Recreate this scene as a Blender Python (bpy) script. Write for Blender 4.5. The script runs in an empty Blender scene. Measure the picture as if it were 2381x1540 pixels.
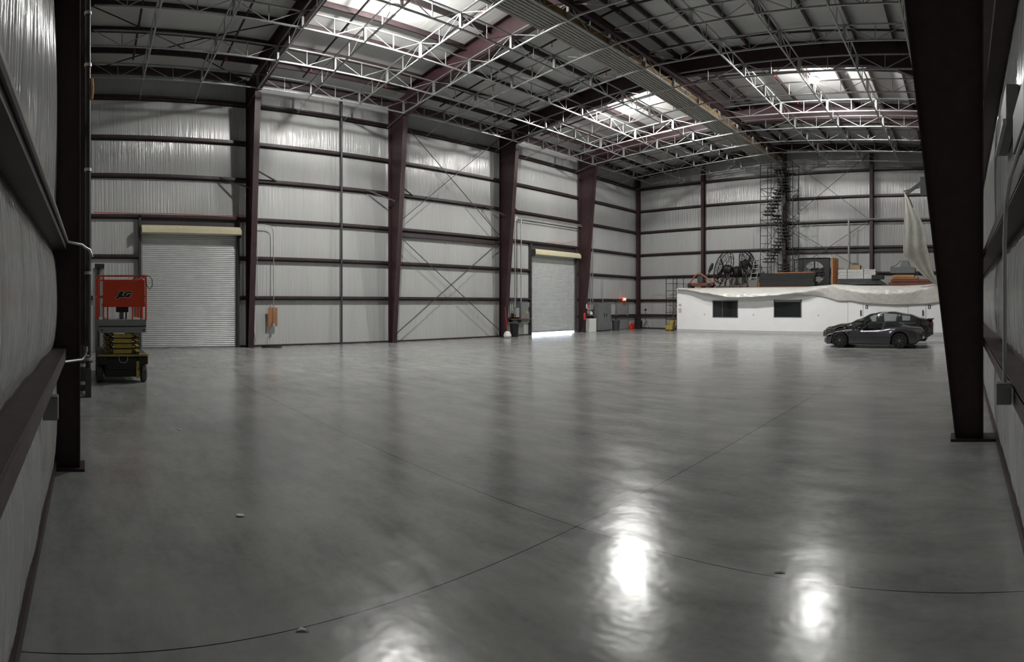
import bpy, bmesh, math, random
from mathutils import Vector, Matrix, Euler
random.seed(7)
PI = math.pi
C = bpy.context.scene.collection
sc = bpy.context.scene

# ------------------------------------------------------------------ survey of the place
H = 1.8                       # eye height
F = 1300.0                    # px per radian of the panorama
PX0, PY0 = 195.0, 706.0       # heading of the roller-door wall, horizon row
XL, XR, YN, YB = -22.3, 0.49, -0.40, 34.0
RIDGE = -10.9
def roof(x): return 12.15 - abs(x - RIDGE) / 12.0
def phi(px): return (px - PX0) / F
def Lw(px, py, d=22.1):       # point on a plane parallel to the roller-door wall
    a = phi(px); r = d / math.cos(a)
    return Vector((-d, d * math.tan(a), H + (PY0 - py) / F * r))
def Bk(px, py, y=31.5):       # point on a plane parallel to the back wall
    a = phi(px); r = y / math.sin(a)
    return Vector((-y / math.tan(a), y, H + (PY0 - py) / F * r))

# ------------------------------------------------------------------ materials
def mat(name, col, rough=0.5, metal=0.0, var=0.12, scale=6.0, bump=0.0, bscale=30.0, stretch=None,
        emit=None, estr=0.0, coat=0.0, trans=0.0, alpha=1.0, spec=0.5):
    m = bpy.data.materials.new(name); m.use_nodes = True
    nt = m.node_tree; N = nt.nodes; L = nt.links
    b = N['Principled BSDF']
    b.inputs['Roughness'].default_value = rough
    b.inputs['Metallic'].default_value = metal
    b.inputs['Specular IOR Level'].default_value = spec
    if coat: b.inputs['Coat Weight'].default_value = coat; b.inputs['Coat Roughness'].default_value = 0.05
    if trans: b.inputs['Transmission Weight'].default_value = trans
    if alpha < 1: b.inputs['Alpha'].default_value = alpha
    tc = N.new('ShaderNodeTexCoord'); mp = N.new('ShaderNodeMapping')
    L.new(tc.outputs['Object'], mp.inputs['Vector'])
    if stretch: mp.inputs['Scale'].default_value = stretch
    nz = N.new('ShaderNodeTexNoise'); nz.inputs['Scale'].default_value = scale; nz.inputs['Detail'].default_value = 4
    L.new(mp.outputs['Vector'], nz.inputs['Vector'])
    rp = N.new('ShaderNodeValToRGB')
    rp.color_ramp.elements[0].position = 0.3; rp.color_ramp.elements[1].position = 0.7
    rp.color_ramp.elements[0].color = [c * (1 - var) for c in col] + [1]
    rp.color_ramp.elements[1].color = [min(1, c * (1 + var)) for c in col] + [1]
    L.new(nz.outputs['Fac'], rp.inputs['Fac']); L.new(rp.outputs['Color'], b.inputs['Base Color'])
    if bump:
        n2 = N.new('ShaderNodeTexNoise'); n2.inputs['Scale'].default_value = bscale; n2.inputs['Detail'].default_value = 3
        L.new(mp.outputs['Vector'], n2.inputs['Vector'])
        bp = N.new('ShaderNodeBump'); bp.inputs['Strength'].default_value = bump; bp.inputs['Distance'].default_value = 0.05
        L.new(n2.outputs['Fac'], bp.inputs['Height']); L.new(bp.outputs['Normal'], b.inputs['Normal'])
    if emit:
        b.inputs['Emission Color'].default_value = (*emit, 1); b.inputs['Emission Strength'].default_value = estr
    return m

M = {}
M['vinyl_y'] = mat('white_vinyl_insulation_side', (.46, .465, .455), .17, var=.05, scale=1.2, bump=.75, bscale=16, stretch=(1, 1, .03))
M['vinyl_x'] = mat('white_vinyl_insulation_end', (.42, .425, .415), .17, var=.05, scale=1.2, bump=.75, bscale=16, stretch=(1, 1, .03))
M['roofvinyl'] = mat('white_vinyl_roof_insulation', (.60, .60, .585), .5, var=.06, scale=1.0, bump=.35, bscale=8, stretch=(.06, 1, 1))
M['steel'] = mat('maroon_primer_steel', (.040, .017, .020), .50, var=.25, scale=5, bump=.06)
M['girt'] = mat('dark_primer_girt', (.040, .024, .026), .45, var=.25, scale=4, bump=.05)
M['galv'] = mat('galvanised_lattice_steel', (.42, .43, .42), .42, .55, var=.15, scale=10)
M['cond'] = mat('grey_conduit', (.42, .42, .42), .38, .6, var=.1)
M['blackpipe'] = mat('black_sprinkler_pipe', (.018, .017, .018), .45, var=.2)
M['red'] = mat('red_paint', (.55, .03, .02), .4, var=.15)
M['slat'] = mat('grey_door_slats', (.50, .515, .51), .38, .1, var=.06, scale=3)
M['hood'] = mat('beige_door_hood', (.60, .55, .38), .45, var=.06)
M['jamb'] = mat('dark_door_jamb', (.045, .042, .042), .5, var=.2)
M['jambg'] = mat('grey_door_guide', (.28, .29, .29), .4, .4, var=.1)
M['drywall'] = mat('white_painted_drywall', (.88, .88, .885), .55, var=.02, scale=2)
M['basegrey'] = mat('pale_grey_base_trim', (.52, .52, .50), .5, var=.04)
M['glass'] = mat('dark_window_glass', (.015, .017, .018), .08, var=.1, spec=.7)
M['frame'] = mat('grey_window_frame', (.20, .20, .195), .45, .3, var=.1)
M['plastic'] = mat('white_plastic_sheeting', (.74, .73, .69), .28, var=.05, scale=3, bump=.5, bscale=5, spec=.6)
M['tarp'] = mat('cream_plastic_tarp', (.68, .67, .60), .5, var=.1, scale=2.5, bump=.4, bscale=4, stretch=(1, 1, .3))
M['black'] = mat('matte_black', (.012, .012, .013), .55, var=.2)
M['rubber'] = mat('black_rubber', (.02, .02, .02), .8, var=.15)
M['greyrubber'] = mat('worn_grey_tyre', (.10, .095, .085), .85, var=.2, scale=12)
M['orange'] = mat('orange_red_paint', (.62, .055, .018), .42, var=.08, scale=4)
M['yellow'] = mat('mustard_yellow_paint', (.40, .30, .055), .5, var=.15)
M['lgrey'] = mat('light_grey_paint', (.25, .26, .255), .5, var=.08)
M['dgrey'] = mat('dark_grey_steel', (.06, .062, .065), .5, .2, var=.2)
M['mgrey'] = mat('mid_grey_panel', (.17, .18, .18), .5, .1, var=.1)
M['ply'] = mat('orange_plywood', (.33, .145, .065), .65, var=.2, scale=8, stretch=(1, 1, .2))
M['wood'] = mat('yellow_orange_timber', (.48, .26, .08), .6, var=.2, scale=6, stretch=(1, 1, .3))
M['catorange'] = mat('faded_orange_yellow_edge_board', (.22, .135, .05), .7, var=.5, scale=1.1)
M['rust'] = mat('red_brown_boards', (.16, .055, .035), .7, var=.25)
M['alum'] = mat('bright_aluminium', (.62, .63, .63), .32, .5, var=.08)
M['deck'] = mat('corrugated_steel_decking', (.42, .42, .39), .5, .2, var=.15)
M['white'] = mat('white_paint', (.75, .75, .73), .5, var=.04)
M['card'] = mat('brown_cardboard', (.30, .20, .11), .8, var=.12)
M['carpaint'] = mat('dark_grey_metallic_car_paint', (.085, .082, .098), .28, .75, var=.06, scale=40, coat=1.0)
M['carpaint2'] = mat('grey_metallic_car_paint', (.060, .060, .060), .25, .75, var=.06, scale=40, coat=1.0)
M['carglass'] = mat('tinted_car_glass', (.05, .085, .075), .04, var=.05, spec=.8, alpha=.42)
M['rim'] = mat('dark_alloy_rim', (.22, .22, .22), .3, .9, var=.1)
M['rimlight'] = mat('silver_wheel_hub', (.55, .55, .56), .25, .9, var=.05)
M['chrome'] = mat('chrome_trim', (.7, .7, .7), .1, 1.0, var=.02)
M['exit'] = mat('red_glowing_exit_sign', (.6, .05, .03), .4, emit=(1, .12, .05), estr=1.6)
M['exitletter'] = mat('pale_exit_letters', (1, .7, .6), .4, emit=(1, .6, .45), estr=3.0)
M['lamp'] = mat('glowing_lamp_lens', (1, 1, 1), .3, emit=(1.0, .985, .95), estr=1.0)
M['lamp_up'] = mat('glowing_upper_lens', (1, 1, 1), .3, emit=(1.0, .985, .95), estr=1.0)
M['leaf'] = mat('pale_green_leaf', (.62, .70, .50), .6, var=.2, scale=20)
M['apron'] = mat('outdoor_concrete_apron', (.55, .55, .55), .8, var=.1)
M['tail'] = mat('dark_red_tail_lamp', (.10, .012, .012), .15, var=.1)
M['seat'] = mat('black_leather', (.02, .02, .021), .5, var=.1)
M['greenblk'] = mat('dark_green_steel', (.018, .024, .020), .5, var=.2)
M['concd'] = mat('grey_plastic', (.13, .14, .135), .6, var=.1)

def floor_mat():
    m = bpy.data.materials.new('polished_concrete'); m.use_nodes = True
    nt = m.node_tree; N = nt.nodes; L = nt.links; b = N['Principled BSDF']
    tc = N.new('ShaderNodeTexCoord')
    def noise(scale, detail, st=(1, 1, 1), rough=.6):
        mp = N.new('ShaderNodeMapping'); mp.inputs['Scale'].default_value = st
        L.new(tc.outputs['Object'], mp.inputs['Vector'])
        n = N.new('ShaderNodeTexNoise'); n.inputs['Scale'].default_value = scale; n.inputs['Detail'].default_value = detail
        n.inputs['Roughness'].default_value = rough
        L.new(mp.outputs['Vector'], n.inputs['Vector']); return n
    def math_(op, a, bb=None):
        n = N.new('ShaderNodeMath'); n.operation = op
        for k, v in enumerate((a, bb)):
            if v is None: continue
            if isinstance(v, (int, float)): n.inputs[k].default_value = v
            else: L.new(v, n.inputs[k])
        return n.outputs[0]
    big = noise(.35, 5, (1, 1.0, 1)); mid = noise(1.6, 6, (.6, 1.5, 1), .7); fine = noise(14, 4)
    s = math_('ADD', math_('MULTIPLY', big.outputs['Fac'], .45), math_('MULTIPLY', mid.outputs['Fac'], .43))
    s = math_('ADD', s, math_('MULTIPLY', fine.outputs['Fac'], .12))
    rp = N.new('ShaderNodeValToRGB'); L.new(s, rp.inputs['Fac'])
    e = rp.color_ramp.elements
    e[0].position = .34; e[0].color = (.19, .195, .19, 1)
    e[1].position = .67; e[1].color = (.41, .415, .40, 1)
    # saw-cut joints
    sx = N.new('ShaderNodeSeparateXYZ'); L.new(tc.outputs['Object'], sx.inputs[0])
    def joint(ch, at, w=.0045):
        d = math_('ABSOLUTE', math_('SUBTRACT', sx.outputs[ch], at))
        return math_('LESS_THAN', d, w)
    j = math_('MAXIMUM', joint(0, -2.87), joint(1, 3.475))
    for ch, at in ((0, -8.9), (0, -14.9), (1, 10.3), (1, 17.1), (1, 24.0)):
        j = math_('MAXIMUM', j, joint(ch, at, .004))
    mx = N.new('ShaderNodeMix'); mx.data_type = 'RGBA'
    L.new(j, mx.inputs['Factor']); L.new(rp.outputs['Color'], mx.inputs['A']); mx.inputs['B'].default_value = (.018, .018, .018, 1)
    L.new(mx.outputs['Result'], b.inputs['Base Color'])
    r2 = N.new('ShaderNodeMapRange'); L.new(mid.outputs['Fac'], r2.inputs['Value'])
    r2.inputs['From Min'].default_value = .3; r2.inputs['From Max'].default_value = .7
    r2.inputs['To Min'].default_value = .15; r2.inputs['To Max'].default_value = .262
    L.new(math_('ADD', r2.outputs[0], math_('MULTIPLY', j, .0)), b.inputs['Roughness'])
    r3 = N.new('ShaderNodeMapRange'); cl = noise(4.5, 6, (1, 1, 1), .75); L.new(cl.outputs['Fac'], r3.inputs['Value'])
    r3.inputs['From Min'].default_value = .30; r3.inputs['From Max'].default_value = .70
    r3.inputs['To Min'].default_value = .20; r3.inputs['To Max'].default_value = .50
    L.new(r3.outputs[0], b.inputs['Specular IOR Level'])
    bp = N.new('ShaderNodeBump'); bp.inputs['Strength'].default_value = .22; bp.inputs['Distance'].default_value = .02
    wav = noise(2.2, 3); L.new(wav.outputs['Fac'], bp.inputs['Height'])
    L.new(bp.outputs['Normal'], b.inputs['Normal'])
    return m
M['floor'] = floor_mat()

# ------------------------------------------------------------------ mesh helpers
class MB:
    def __init__(s): s.v = []; s.f = []
    def add(s, vs, fs):
        n = len(s.v); s.v += [tuple(v) for v in vs]; s.f += [tuple(i + n for i in f) for f in fs]; return s
    def box(s, x0, x1, y0, y1, z0, z1):
        if x0 > x1: x0, x1 = x1, x0
        if y0 > y1: y0, y1 = y1, y0
        if z0 > z1: z0, z1 = z1, z0
        vs = [(x, y, z) for x in (x0, x1) for y in (y0, y1) for z in (z0, z1)]
        return s.add(vs, [(0, 1, 3, 2), (4, 6, 7, 5), (0, 4, 5, 1), (2, 3, 7, 6), (0, 2, 6, 4), (1, 5, 7, 3)])
    def bar(s, p, q, w=.04, h=None, up=(0, 0, 1)):
        p = Vector(p); q = Vector(q); h = h or w
        d = (q - p).normalized(); u = Vector(up)
        if abs(d.dot(u)) > .98: u = Vector((0, 1, 0))
        a = d.cross(u).normalized() * w / 2; b = d.cross(a).normalized() * h / 2
        vs = [p - a - b, p + a - b, p + a + b, p - a + b, q - a - b, q + a - b, q + a + b, q - a + b]
        return s.add(vs, [(0, 3, 2, 1), (4, 5, 6, 7), (0, 1, 5, 4), (1, 2, 6, 5), (2, 3, 7, 6), (3, 0, 4, 7)])
    def tube(s, pts, r, n=8, closed=False):
        pts = [Vector(p) for p in pts]; K = len(pts); rings = []
        prev = None
        for i, p in enumerate(pts):
            if closed: d = pts[(i + 1) % K] - pts[i - 1]
            else: d = pts[min(i + 1, K - 1)] - pts[max(i - 1, 0)]
            d.normalize()
            if prev is None:
                u = Vector((0, 0, 1)) if abs(d.z) < .9 else Vector((1, 0, 0))
                a = d.cross(u).normalized()
            else:
                a = (prev - d * prev.dot(d)).normalized()
            prev = a; b = d.cross(a)
            rr = r[i] if isinstance(r, (list, tuple)) else r
            rings.append([p + (a * math.cos(t) + b * math.sin(t)) * rr for t in [2 * PI * k / n for k in range(n)]])
        vs = [v for R in rings for v in R]; fs = []
        for i in range(K if closed else K - 1):
            j = (i + 1) % K
            for k in range(n):
                fs.append((i * n + k, i * n + (k + 1) % n, j * n + (k + 1) % n, j * n + k))
        if not closed:
            fs.append(tuple(range(n))[::-1]); fs.append(tuple((K - 1) * n + k for k in range(n)))
        return s.add(vs, fs)
    def prism(s, poly, axis, a, b):   # poly: 2-D points in the other two axes (cyclic order)
        def P(u, v, w): return {'x': (w, u, v), 'y': (u, w, v), 'z': (u, v, w)}[axis]
        n = len(poly)
        vs = [P(u, v, a) for u, v in poly] + [P(u, v, b) for u, v in poly]
        fs = [tuple(range(n))[::-1], tuple(range(n, 2 * n))] + [(i, (i + 1) % n, n + (i + 1) % n, n + i) for i in range(n)]
        return s.add(vs, fs)
    def lathe(s, prof, c=(0, 0, 0), axis='z', n=20):   # prof: (r, h)
        c = Vector(c); vs = []; fs = []
        for r, h in prof:
            for k in range(n):
                t = 2 * PI * k / n; a, b = r * math.cos(t), r * math.sin(t)
                vs.append(c + Vector({'z': (a, b, h), 'y': (a, h, b), 'x': (h, a, b)}[axis]))
        m = len(prof)
        for i in range(m - 1):
            for k in range(n):
                fs.append((i * n + k, i * n + (k + 1) % n, (i + 1) * n + (k + 1) % n, (i + 1) * n + k))
        fs.append(tuple(range(n))[::-1]); fs.append(tuple((m - 1) * n + k for k in range(n)))
        return s.add(vs, fs)
    def xform(s, mtx):
        s.v = [tuple(mtx @ Vector(v)) for v in s.v]; return s
    def merge(s, o): return s.add(o.v, o.f)
    def build(s, name, m, parent=None, smooth=False, bevel=0.0, local=False):
        me = bpy.data.meshes.new(name)
        off = parent_loc(parent) if (parent is not None and not local) else Vector((0, 0, 0))
        me.from_pydata([tuple(Vector(v) - off) for v in s.v], [], s.f)
        bm = bmesh.new(); bm.from_mesh(me); bmesh.ops.recalc_face_normals(bm, faces=bm.faces); bm.to_mesh(me); bm.free()
        if smooth:
            for p in me.polygons: p.use_smooth = True
        o = bpy.data.objects.new(name, me); C.objects.link(o)
        me.materials.append(M[m] if isinstance(m, str) else m)
        if parent is not None: o.parent = parent
        if bevel:
            bv = o.modifiers.new('bevel', 'BEVEL'); bv.width = bevel; bv.segments = 2; bv.limit_method = 'ANGLE'
        if smooth and hasattr(me, 'set_sharp_from_angle'): me.set_sharp_from_angle(angle=math.radians(40))
        return o
def parent_loc(p):
    v = Vector((0, 0, 0))
    while p is not None: v += p.location; p = p.parent
    return v
def tag(o, label=None, cat=None, group=None, kind=None):
    if label: o['label'] = label
    if cat: o['category'] = cat
    if group: o['group'] = group
    if kind: o['kind'] = kind
    return o
def thing(name, label, cat, loc=(0, 0, 0), group=None, kind=None):
    o = bpy.data.objects.new(name, None); C.objects.link(o); o.location = loc; o.empty_display_size = .2
    return tag(o, label, cat, group, kind)
def lab(o, t): o['label'] = t; return o
def dup(root, loc, label=None, rotz=None):
    r = root.copy(); C.objects.link(r); r.location = loc
    if rotz is not None: r.rotation_euler = (0, 0, rotz)
    if label: r['label'] = label
    for ch in list(root.children):
        c = ch.copy(); C.objects.link(c); c.parent = r
        for g in list(ch.children):
            d = g.copy(); C.objects.link(d); d.parent = c
    return r
ORD = ['first', 'second', 'third', 'fourth', 'fifth', 'sixth', 'seventh', 'eighth', 'ninth', 'tenth', 'eleventh', 'twelfth',
       'thirteenth', 'fourteenth', 'fifteenth', 'sixteenth', 'seventeenth', 'eighteenth', 'nineteenth', 'twentieth']
def text(body, size, m, parent, loc, rot, shear=0, offset=0, extrude=.002, name='lettering'):
    cu = bpy.data.curves.new(name, 'FONT'); cu.body = body; cu.size = size; cu.shear = shear; cu.offset = offset
    cu.extrude = extrude; cu.align_x = 'CENTER'; cu.align_y = 'CENTER'
    cu.materials.append(M[m])
    tmp = bpy.data.objects.new('tmp_text', cu); C.objects.link(tmp)
    bpy.context.view_layer.update()
    me = bpy.data.meshes.new_from_object(tmp.evaluated_get(bpy.context.evaluated_depsgraph_get()))
    bpy.data.objects.remove(tmp); me.name = name
    o = bpy.data.objects.new(name, me); C.objects.link(o); o.parent = parent; o.location = loc; o.rotation_euler = rot
    if body == 'JLG': o.scale = (1.22, 1, 1)
    return o

# ------------------------------------------------------------------ shell
D1 = (2.3, 6.2); D2 = (22.85, 26.75); DTOP = 4.85
tag(MB().box(XL - .3, XR + .3, YN - .3, YB + .3, -.25, 0).build('floor', 'floor'),
    'polished mottled grey concrete floor with thin saw-cut joints', 'floor', kind='structure')
tag(MB().box(XL - 14, XL - .301, YN - 4, YB + 4, -.3, -.03).build('ground_outside', 'apron'),
    'pale concrete ground outside the roller doors', 'ground', kind='structure')
w = MB()
for a, b in ((YN - .1, D1[0]), (D1[1], D2[0]), (D2[1], YB + .1)): w.box(XL - .12, XL, a, b, 0, DTOP)
w.box(XL - .12, XL, YN - .1, YB + .1, DTOP, roof(XL) + .02)
tag(w.build('wall_left', 'vinyl_y'), 'white pleated vinyl insulated wall holding the two roller doors', 'wall', kind='structure')
def gable(y0, y1):
    return MB().prism([(XL - .1, 0), (XR + .1, 0), (XR + .1, roof(XR) + .02), (RIDGE, roof(RIDGE) + .02), (XL - .1, roof(XL) + .02)], 'y', y0, y1)
tag(gable(YB, YB + .12).build('wall_back', 'vinyl_x'), 'white insulated end wall behind the small office and stair scaffold', 'wall', kind='structure')
def pleat(n, sd):
    rr = random.Random(sd); v = [rr.uniform(-1, 1) for _ in range(n + 8)]
    return [(v[i] + v[i + 1] * .8 + v[i + 2] * .5) for i in range(n + 1)]
def blanket(a, b, rows, sd, P, ztop):
    n = int((b - a) / .09); pl = pleat(n, sd); pl2 = pleat(n, sd + 1); g = MB(); vs = []; zs = []
    lv = [0] + rows + [ztop]
    for z0, z1 in zip(lv[:-1], lv[1:]):
        m = 8
        zs += [(z0 + (z1 - z0) * k / m, math.sin(PI * k / m) ** .6 if 0 < k < m else 0) for k in range(m)]
    zs.append((ztop, 0))
    for i in range(n + 1):
        s_ = a + (b - a) * i / n
        for z, bl in zs:
            vs.append(P(s_, z, bl * (.055 + .010 * pl[i] + .006 * pl2[i] * math.sin(z * 1.7)) + .001))
    K = len(zs)
    return g.add(vs, [(i * K + k, i * K + k + 1, (i + 1) * K + k + 1, (i + 1) * K + k) for i in range(n) for k in range(K - 1)])
wf = gable(YN - .12, YN)
wf.merge(blanket(XL, XR, [1.29, 2.40, 5.24, 6.86, 8.38, 9.98], 3, lambda s_, z, d: (s_, YN + d, z), 11.1))
tag(wf.build('wall_front', 'vinyl_x'), 'white pleated insulated end wall close by at the left edge', 'wall', kind='structure')
wr_ = MB().box(XR, XR + .12, YN - .1, YB + .1, 0, roof(XR) + .02)
wr_.merge(blanket(YN, YB, [1.33, 2.42, 4.42, 6.2, 7.8, 9.5], 11, lambda s_, z, d: (XR - d, s_, z), 11.1))
tag(wr_.build('wall_right', 'vinyl_y'),
    'white pleated insulated side wall close by at the right edge', 'wall', kind='structure')
r = MB()
for xa, xb in ((XL - .3, RIDGE), (RIDGE, XR + .3)):
    r.prism([(xa, roof(xa)), (xb, roof(xb)), (xb, roof(xb) + .12), (xa, roof(xa) + .12)], 'y', YN - .3, YB + .3)
tag(r.build('ceiling', 'roofvinyl'), 'white vinyl faced gabled roof insulation above the purlins', 'ceiling', kind='structure')
# base angles
for nm, a, lb in (('baseboard_left', (XL, XL + .03, D1[1] + .1, D2[0] - .1, 0, .07), 'dark steel base angle along the roller-door wall'),
              ('baseboard_front', (XL + .1, XR, YN, YN + .05, 0, .10), 'dark steel base angle along the near end wall'),
              ('baseboard_right', (XR - .05, XR, YN, YB, 0, .10), 'dark steel base angle along the near side wall'),
              ('baseboard_back', (XL, -17.7, YB - .04, YB, 0, .08), 'dark steel base angle left of the office on the back wall')):
    tag(MB().box(*a).build(nm, 'girt'), lb, 'base trim', kind='structure')

# ------------------------------------------------------------------ girts (Z sections)
def girt(segs, wall, z, dn=False, hgt=.11, dep=.2):
    g = MB()
    for a, b in segs:
        zi = (z - hgt, z) if dn else (z, z + hgt)
        zo = (z, z + .06) if dn else (z - .06, z)
        t = .012
        if wall == 'left':
            g.box(XL, XL + dep, a, b, z - t, z + t); g.box(XL + dep - t, XL + dep, a, b, *zi); g.box(XL, XL + t, a, b, *zo)
        if wall == 'right':
            g.box(XR - dep, XR, a, b, z - t, z + t); g.box(XR - dep, XR - dep + t, a, b, *zi); g.box(XR - t, XR, a, b, *zo)
        if wall == 'back':
            g.box(a, b, YB - dep, YB, z - t, z + t); g.box(a, b, YB - dep, YB - dep + t, *zi); g.box(a, b, YB - t, YB, *zo)
        if wall == 'front':
            g.box(a, b, YN, YN + dep, z - t, z + t); g.box(a, b, YN + dep - t, YN + dep, *zi); g.box(a, b, YN, YN + t, *zo)
    return g
def put_girts(wall, rows, segf, where):
    for i, z in enumerate(rows):
        o = girt(segf(z), wall, z, dn=(z < 1.8), dep=(.155 if wall == 'front' and z < 3 else .2)).build('wall_girt', 'girt')
        tag(o, f'dark steel girt across {where}, {ORD[i]} up from the floor', 'wall girt', f'girts on {where}', 'structure')
def seg_left(z):
    if z < 1.5: return [(20.6, D2[0] - .12), (D2[1] + .12, YB)]
    if z < 4.9: return [(YN, D1[0] - .12), (D1[1] + .12, D2[0] - .12), (D2[1] + .12, YB)]
    return [(YN, YB)]
put_girts('left', (.98, 2.0, 3.64, 5.24, 6.86, 8.38, 9.98), seg_left, 'the roller-door wall')
put_girts('back', (.98, 2.0, 3.64, 5.24, 6.86, 8.38, 9.98), lambda z: [(XL, -17.75)] if z < 2.9 else [(XL, XR)], 'the back end wall')
put_girts('front', (1.31, 2.385, 5.24, 6.86, 8.38, 9.98), lambda z: [(XL, XR)], 'the near end wall')
put_girts('right', (1.33, 2.42, 4.42, 6.2, 7.8, 9.5), lambda z: [(YN, YB)], 'the near side wall')
tag(MB().box(XL, XL + .2, 13.6, 20.3, 4.95, 5.10).build('wall_girt', 'girt'),
    'extra dark girt doubled under the one between second and third wall columns', 'wall girt', kind='structure')
tag(MB().box(-11.0, -.5, YB - .2, YB, 4.98, 5.12).build('wall_girt', 'girt'),
    'extra dark girt doubled on the back wall right of the stair scaffold', 'wall girt', kind='structure')

# ------------------------------------------------------------------ portal frames
FY = [6.7, 13.5, 20.4, 27.1]
def column_left(y, i):
    t = thing('steel_column', f'tapered maroon steel column, {ORD[i]} along the roller-door wall', 'column', (-22.0, y, 0), 'tapered columns of the roller-door wall', 'structure')
    xo = XL + .21; zt = roof(xo) - .24
    def xi(z): return xo + .35 + (z / 10.1) * .95
    c = MB()
    c.box(xo, xo + .016, y - .12, y + .12, .02, zt)
    c.prism([(xo, .02), (xi(0), .02), (xi(10.1), 10.1), (xi(10.1), roof(xi(10.1)) - .24), (xo, zt)], 'y', y - .007, y + .007)
    c.prism([(xi(0) - .018, .02), (xi(0), .02), (xi(10.1), 10.1), (xi(10.1) - .018, 10.1)], 'y', y - .12, y + .12)
    c.build('column_shaft', 'steel', t)
    MB().box(xo - .02, xi(0) + .06, y - .16, y + .16, 0, .02).build('base_plate', 'steel', t)
    return xi(10.1)
def column_right(y, i, main=False):
    t = thing('steel_column', ('huge near-black tapered steel column standing close by at the right' if main else
              f'dark tapered steel column on the near side wall, {ORD[i]} frame along'), 'column', (0.1, y, 0), 'tapered columns of the near side wall', 'structure')
    xo = XR - .21; zt = roof(xo) - .24
    def xi(z): return xo - .37 - z * .116
    c = MB()
    c.box(xo - .016, xo, y - .13, y + .13, .03, zt)
    c.prism([(xo, .03), (xi(0), .03), (xi(9.8), 9.8), (xi(9.8), roof(xi(9.8)) - .24), (xo, zt)], 'y', y - .007, y + .007)
    c.prism([(xi(0) + .02, .03), (xi(0), .03), (xi(9.8), 9.8), (xi(9.8) + .02, 9.8)], 'y', y - .13, y + .13)
    c.build('column_shaft', 'steel', t)
    MB().box(xi(0) - .06, XR - .02, y - .18, y + .18, 0, .035).build('base_plate', 'steel', t)
    return xi(9.8)
for i, y in enumerate(FY):
    xk = column_left(y, i)
    yr = 7.45 if i == 0 else y
    xr = column_right(yr, i, i == 0)
    # rafters, left and right of the ridge
    def rafter(pts_b, pts_t, lbl, ya, yb_):
        xa, xb = pts_b[0][0], pts_b[-1][0]
        def yy(x): return ya + (yb_ - ya) * (x - xa) / (xb - xa)
        g = MB()
        n = len(pts_b)
        for k in range(n - 1):
            (x0, z0), (x1, z1) = pts_b[k], pts_b[k + 1]; (t0x, t0), (t1x, t1) = pts_t[k], pts_t[k + 1]
            y0, y1 = yy(x0), yy(x1)
            for hw, za0, za1, zb0, zb1 in ((.12, z0, z1, z0 + .018, z1 + .018), (.12, t0 - .018, t1 - .018, t0, t1), (.007, z0, z1, t0, t1)):
                vs = [(x0, y0 - hw, za0), (x0, y0 + hw, za0), (x0, y0 + hw, zb0), (x0, y0 - hw, zb0),
                      (x1, y1 - hw, za1), (x1, y1 + hw, za1), (x1, y1 + hw, zb1), (x1, y1 - hw, zb1)]
                g.add(vs, [(0, 3, 2, 1), (4, 5, 6, 7), (0, 1, 5, 4), (1, 2, 6, 5), (2, 3, 7, 6), (3, 0, 4, 7)])
        return tag(g.build('roof_rafter', 'steel'), lbl, 'rafter', 'roof rafters of the portal frames', 'structure')
    ym = (y + yr) / 2
    top = lambda x: (x, roof(x) - .03)
    bl = [(xk, 10.15), (-19.4, 10.38), (-18.2, 10.62), (-15, roof(-15) - .95), (RIDGE, 11.20)]
    rafter(bl, [top(p[0]) for p in bl], f'dark tapered roof rafter rising from the {ORD[i]} roller-door wall column', y, ym)
    br = [(RIDGE, 11.20), (-6.0, roof(-6) - .95), (-3.4, roof(-3.4) - .95), (-2.4, 10.35), (xr, 9.85)]
    rafter(br, [top(p[0]) for p in br], f'dark tapered roof rafter right of the ridge on the {ORD[i]} frame', ym, yr)
# end frames' rafters
for y, lb in ((YN + .35, 'near'), (YB - .3, 'back')):
    g = MB()
    for xa, xb in ((XL + .1, RIDGE), (RIDGE, XR - .1)):
        g.prism([(xa, roof(xa) - .55), (xb, roof(xb) - .55), (xb, roof(xb) - .23), (xa, roof(xa) - .23)], 'y', y - .01, y + .01)
        g.prism([(xa, roof(xa) - .57), (xb, roof(xb) - .57), (xb, roof(xb) - .55), (xa, roof(xa) - .55)], 'y', y - .09, y + .09)
    tag(g.build('roof_rafter', 'steel'), f'shallow dark rafter against the {lb} end wall', 'rafter', kind='structure')
# end-wall columns
for k, (x, lb) in enumerate(((-22.0, 'corner'), (-16.8, 'left of the stair scaffold'), (-11.05, 'beside the stair scaffold'), (-5.5, 'behind the stacked aluminium'))):
    g = MB(); y1 = YB - .2; z1 = roof(x) - .5
    g.box(x - .1, x + .1, y1 - .3, y1 - .285, 0, z1).box(x - .1, x + .1, y1 - .012, y1, 0, z1).box(x - .006, x + .006, y1 - .3, y1, 0, z1)
    tag(g.build('steel_column', 'steel'), f'slim dark steel column on the back wall, {lb}', 'column', 'slim columns of the back wall', 'structure')
for k, (x, yin, lb) in enumerate(((-6.15, -.04, 'large dark column close by at the left, nearest of the near end wall'), (-11.5, .06, 'dark column behind the sprinkler riser on the near end wall'),
                          (-17.2, .22, 'dark column beyond the scissor lift on the near end wall'))):
    t = thing('steel_column', lb, 'column', (x, -.2, 0), 'columns of the near end wall', 'structure')
    g = MB(); z1 = roof(x) - .5; y0 = YN + .01 - .0092 * x; hw = .10
    g.box(x - hw, x + hw, yin - .014, yin, .02, z1).box(x - hw, x + hw, y0, y0 + .014, .02, z1).box(x - .007, x + .007, y0, yin, .02, z1)
    g.build('column_shaft', 'steel', t)
    MB().box(x - .17, x + .17, y0, yin + .05, 0, .025).build('base_plate', 'steel', t)
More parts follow.
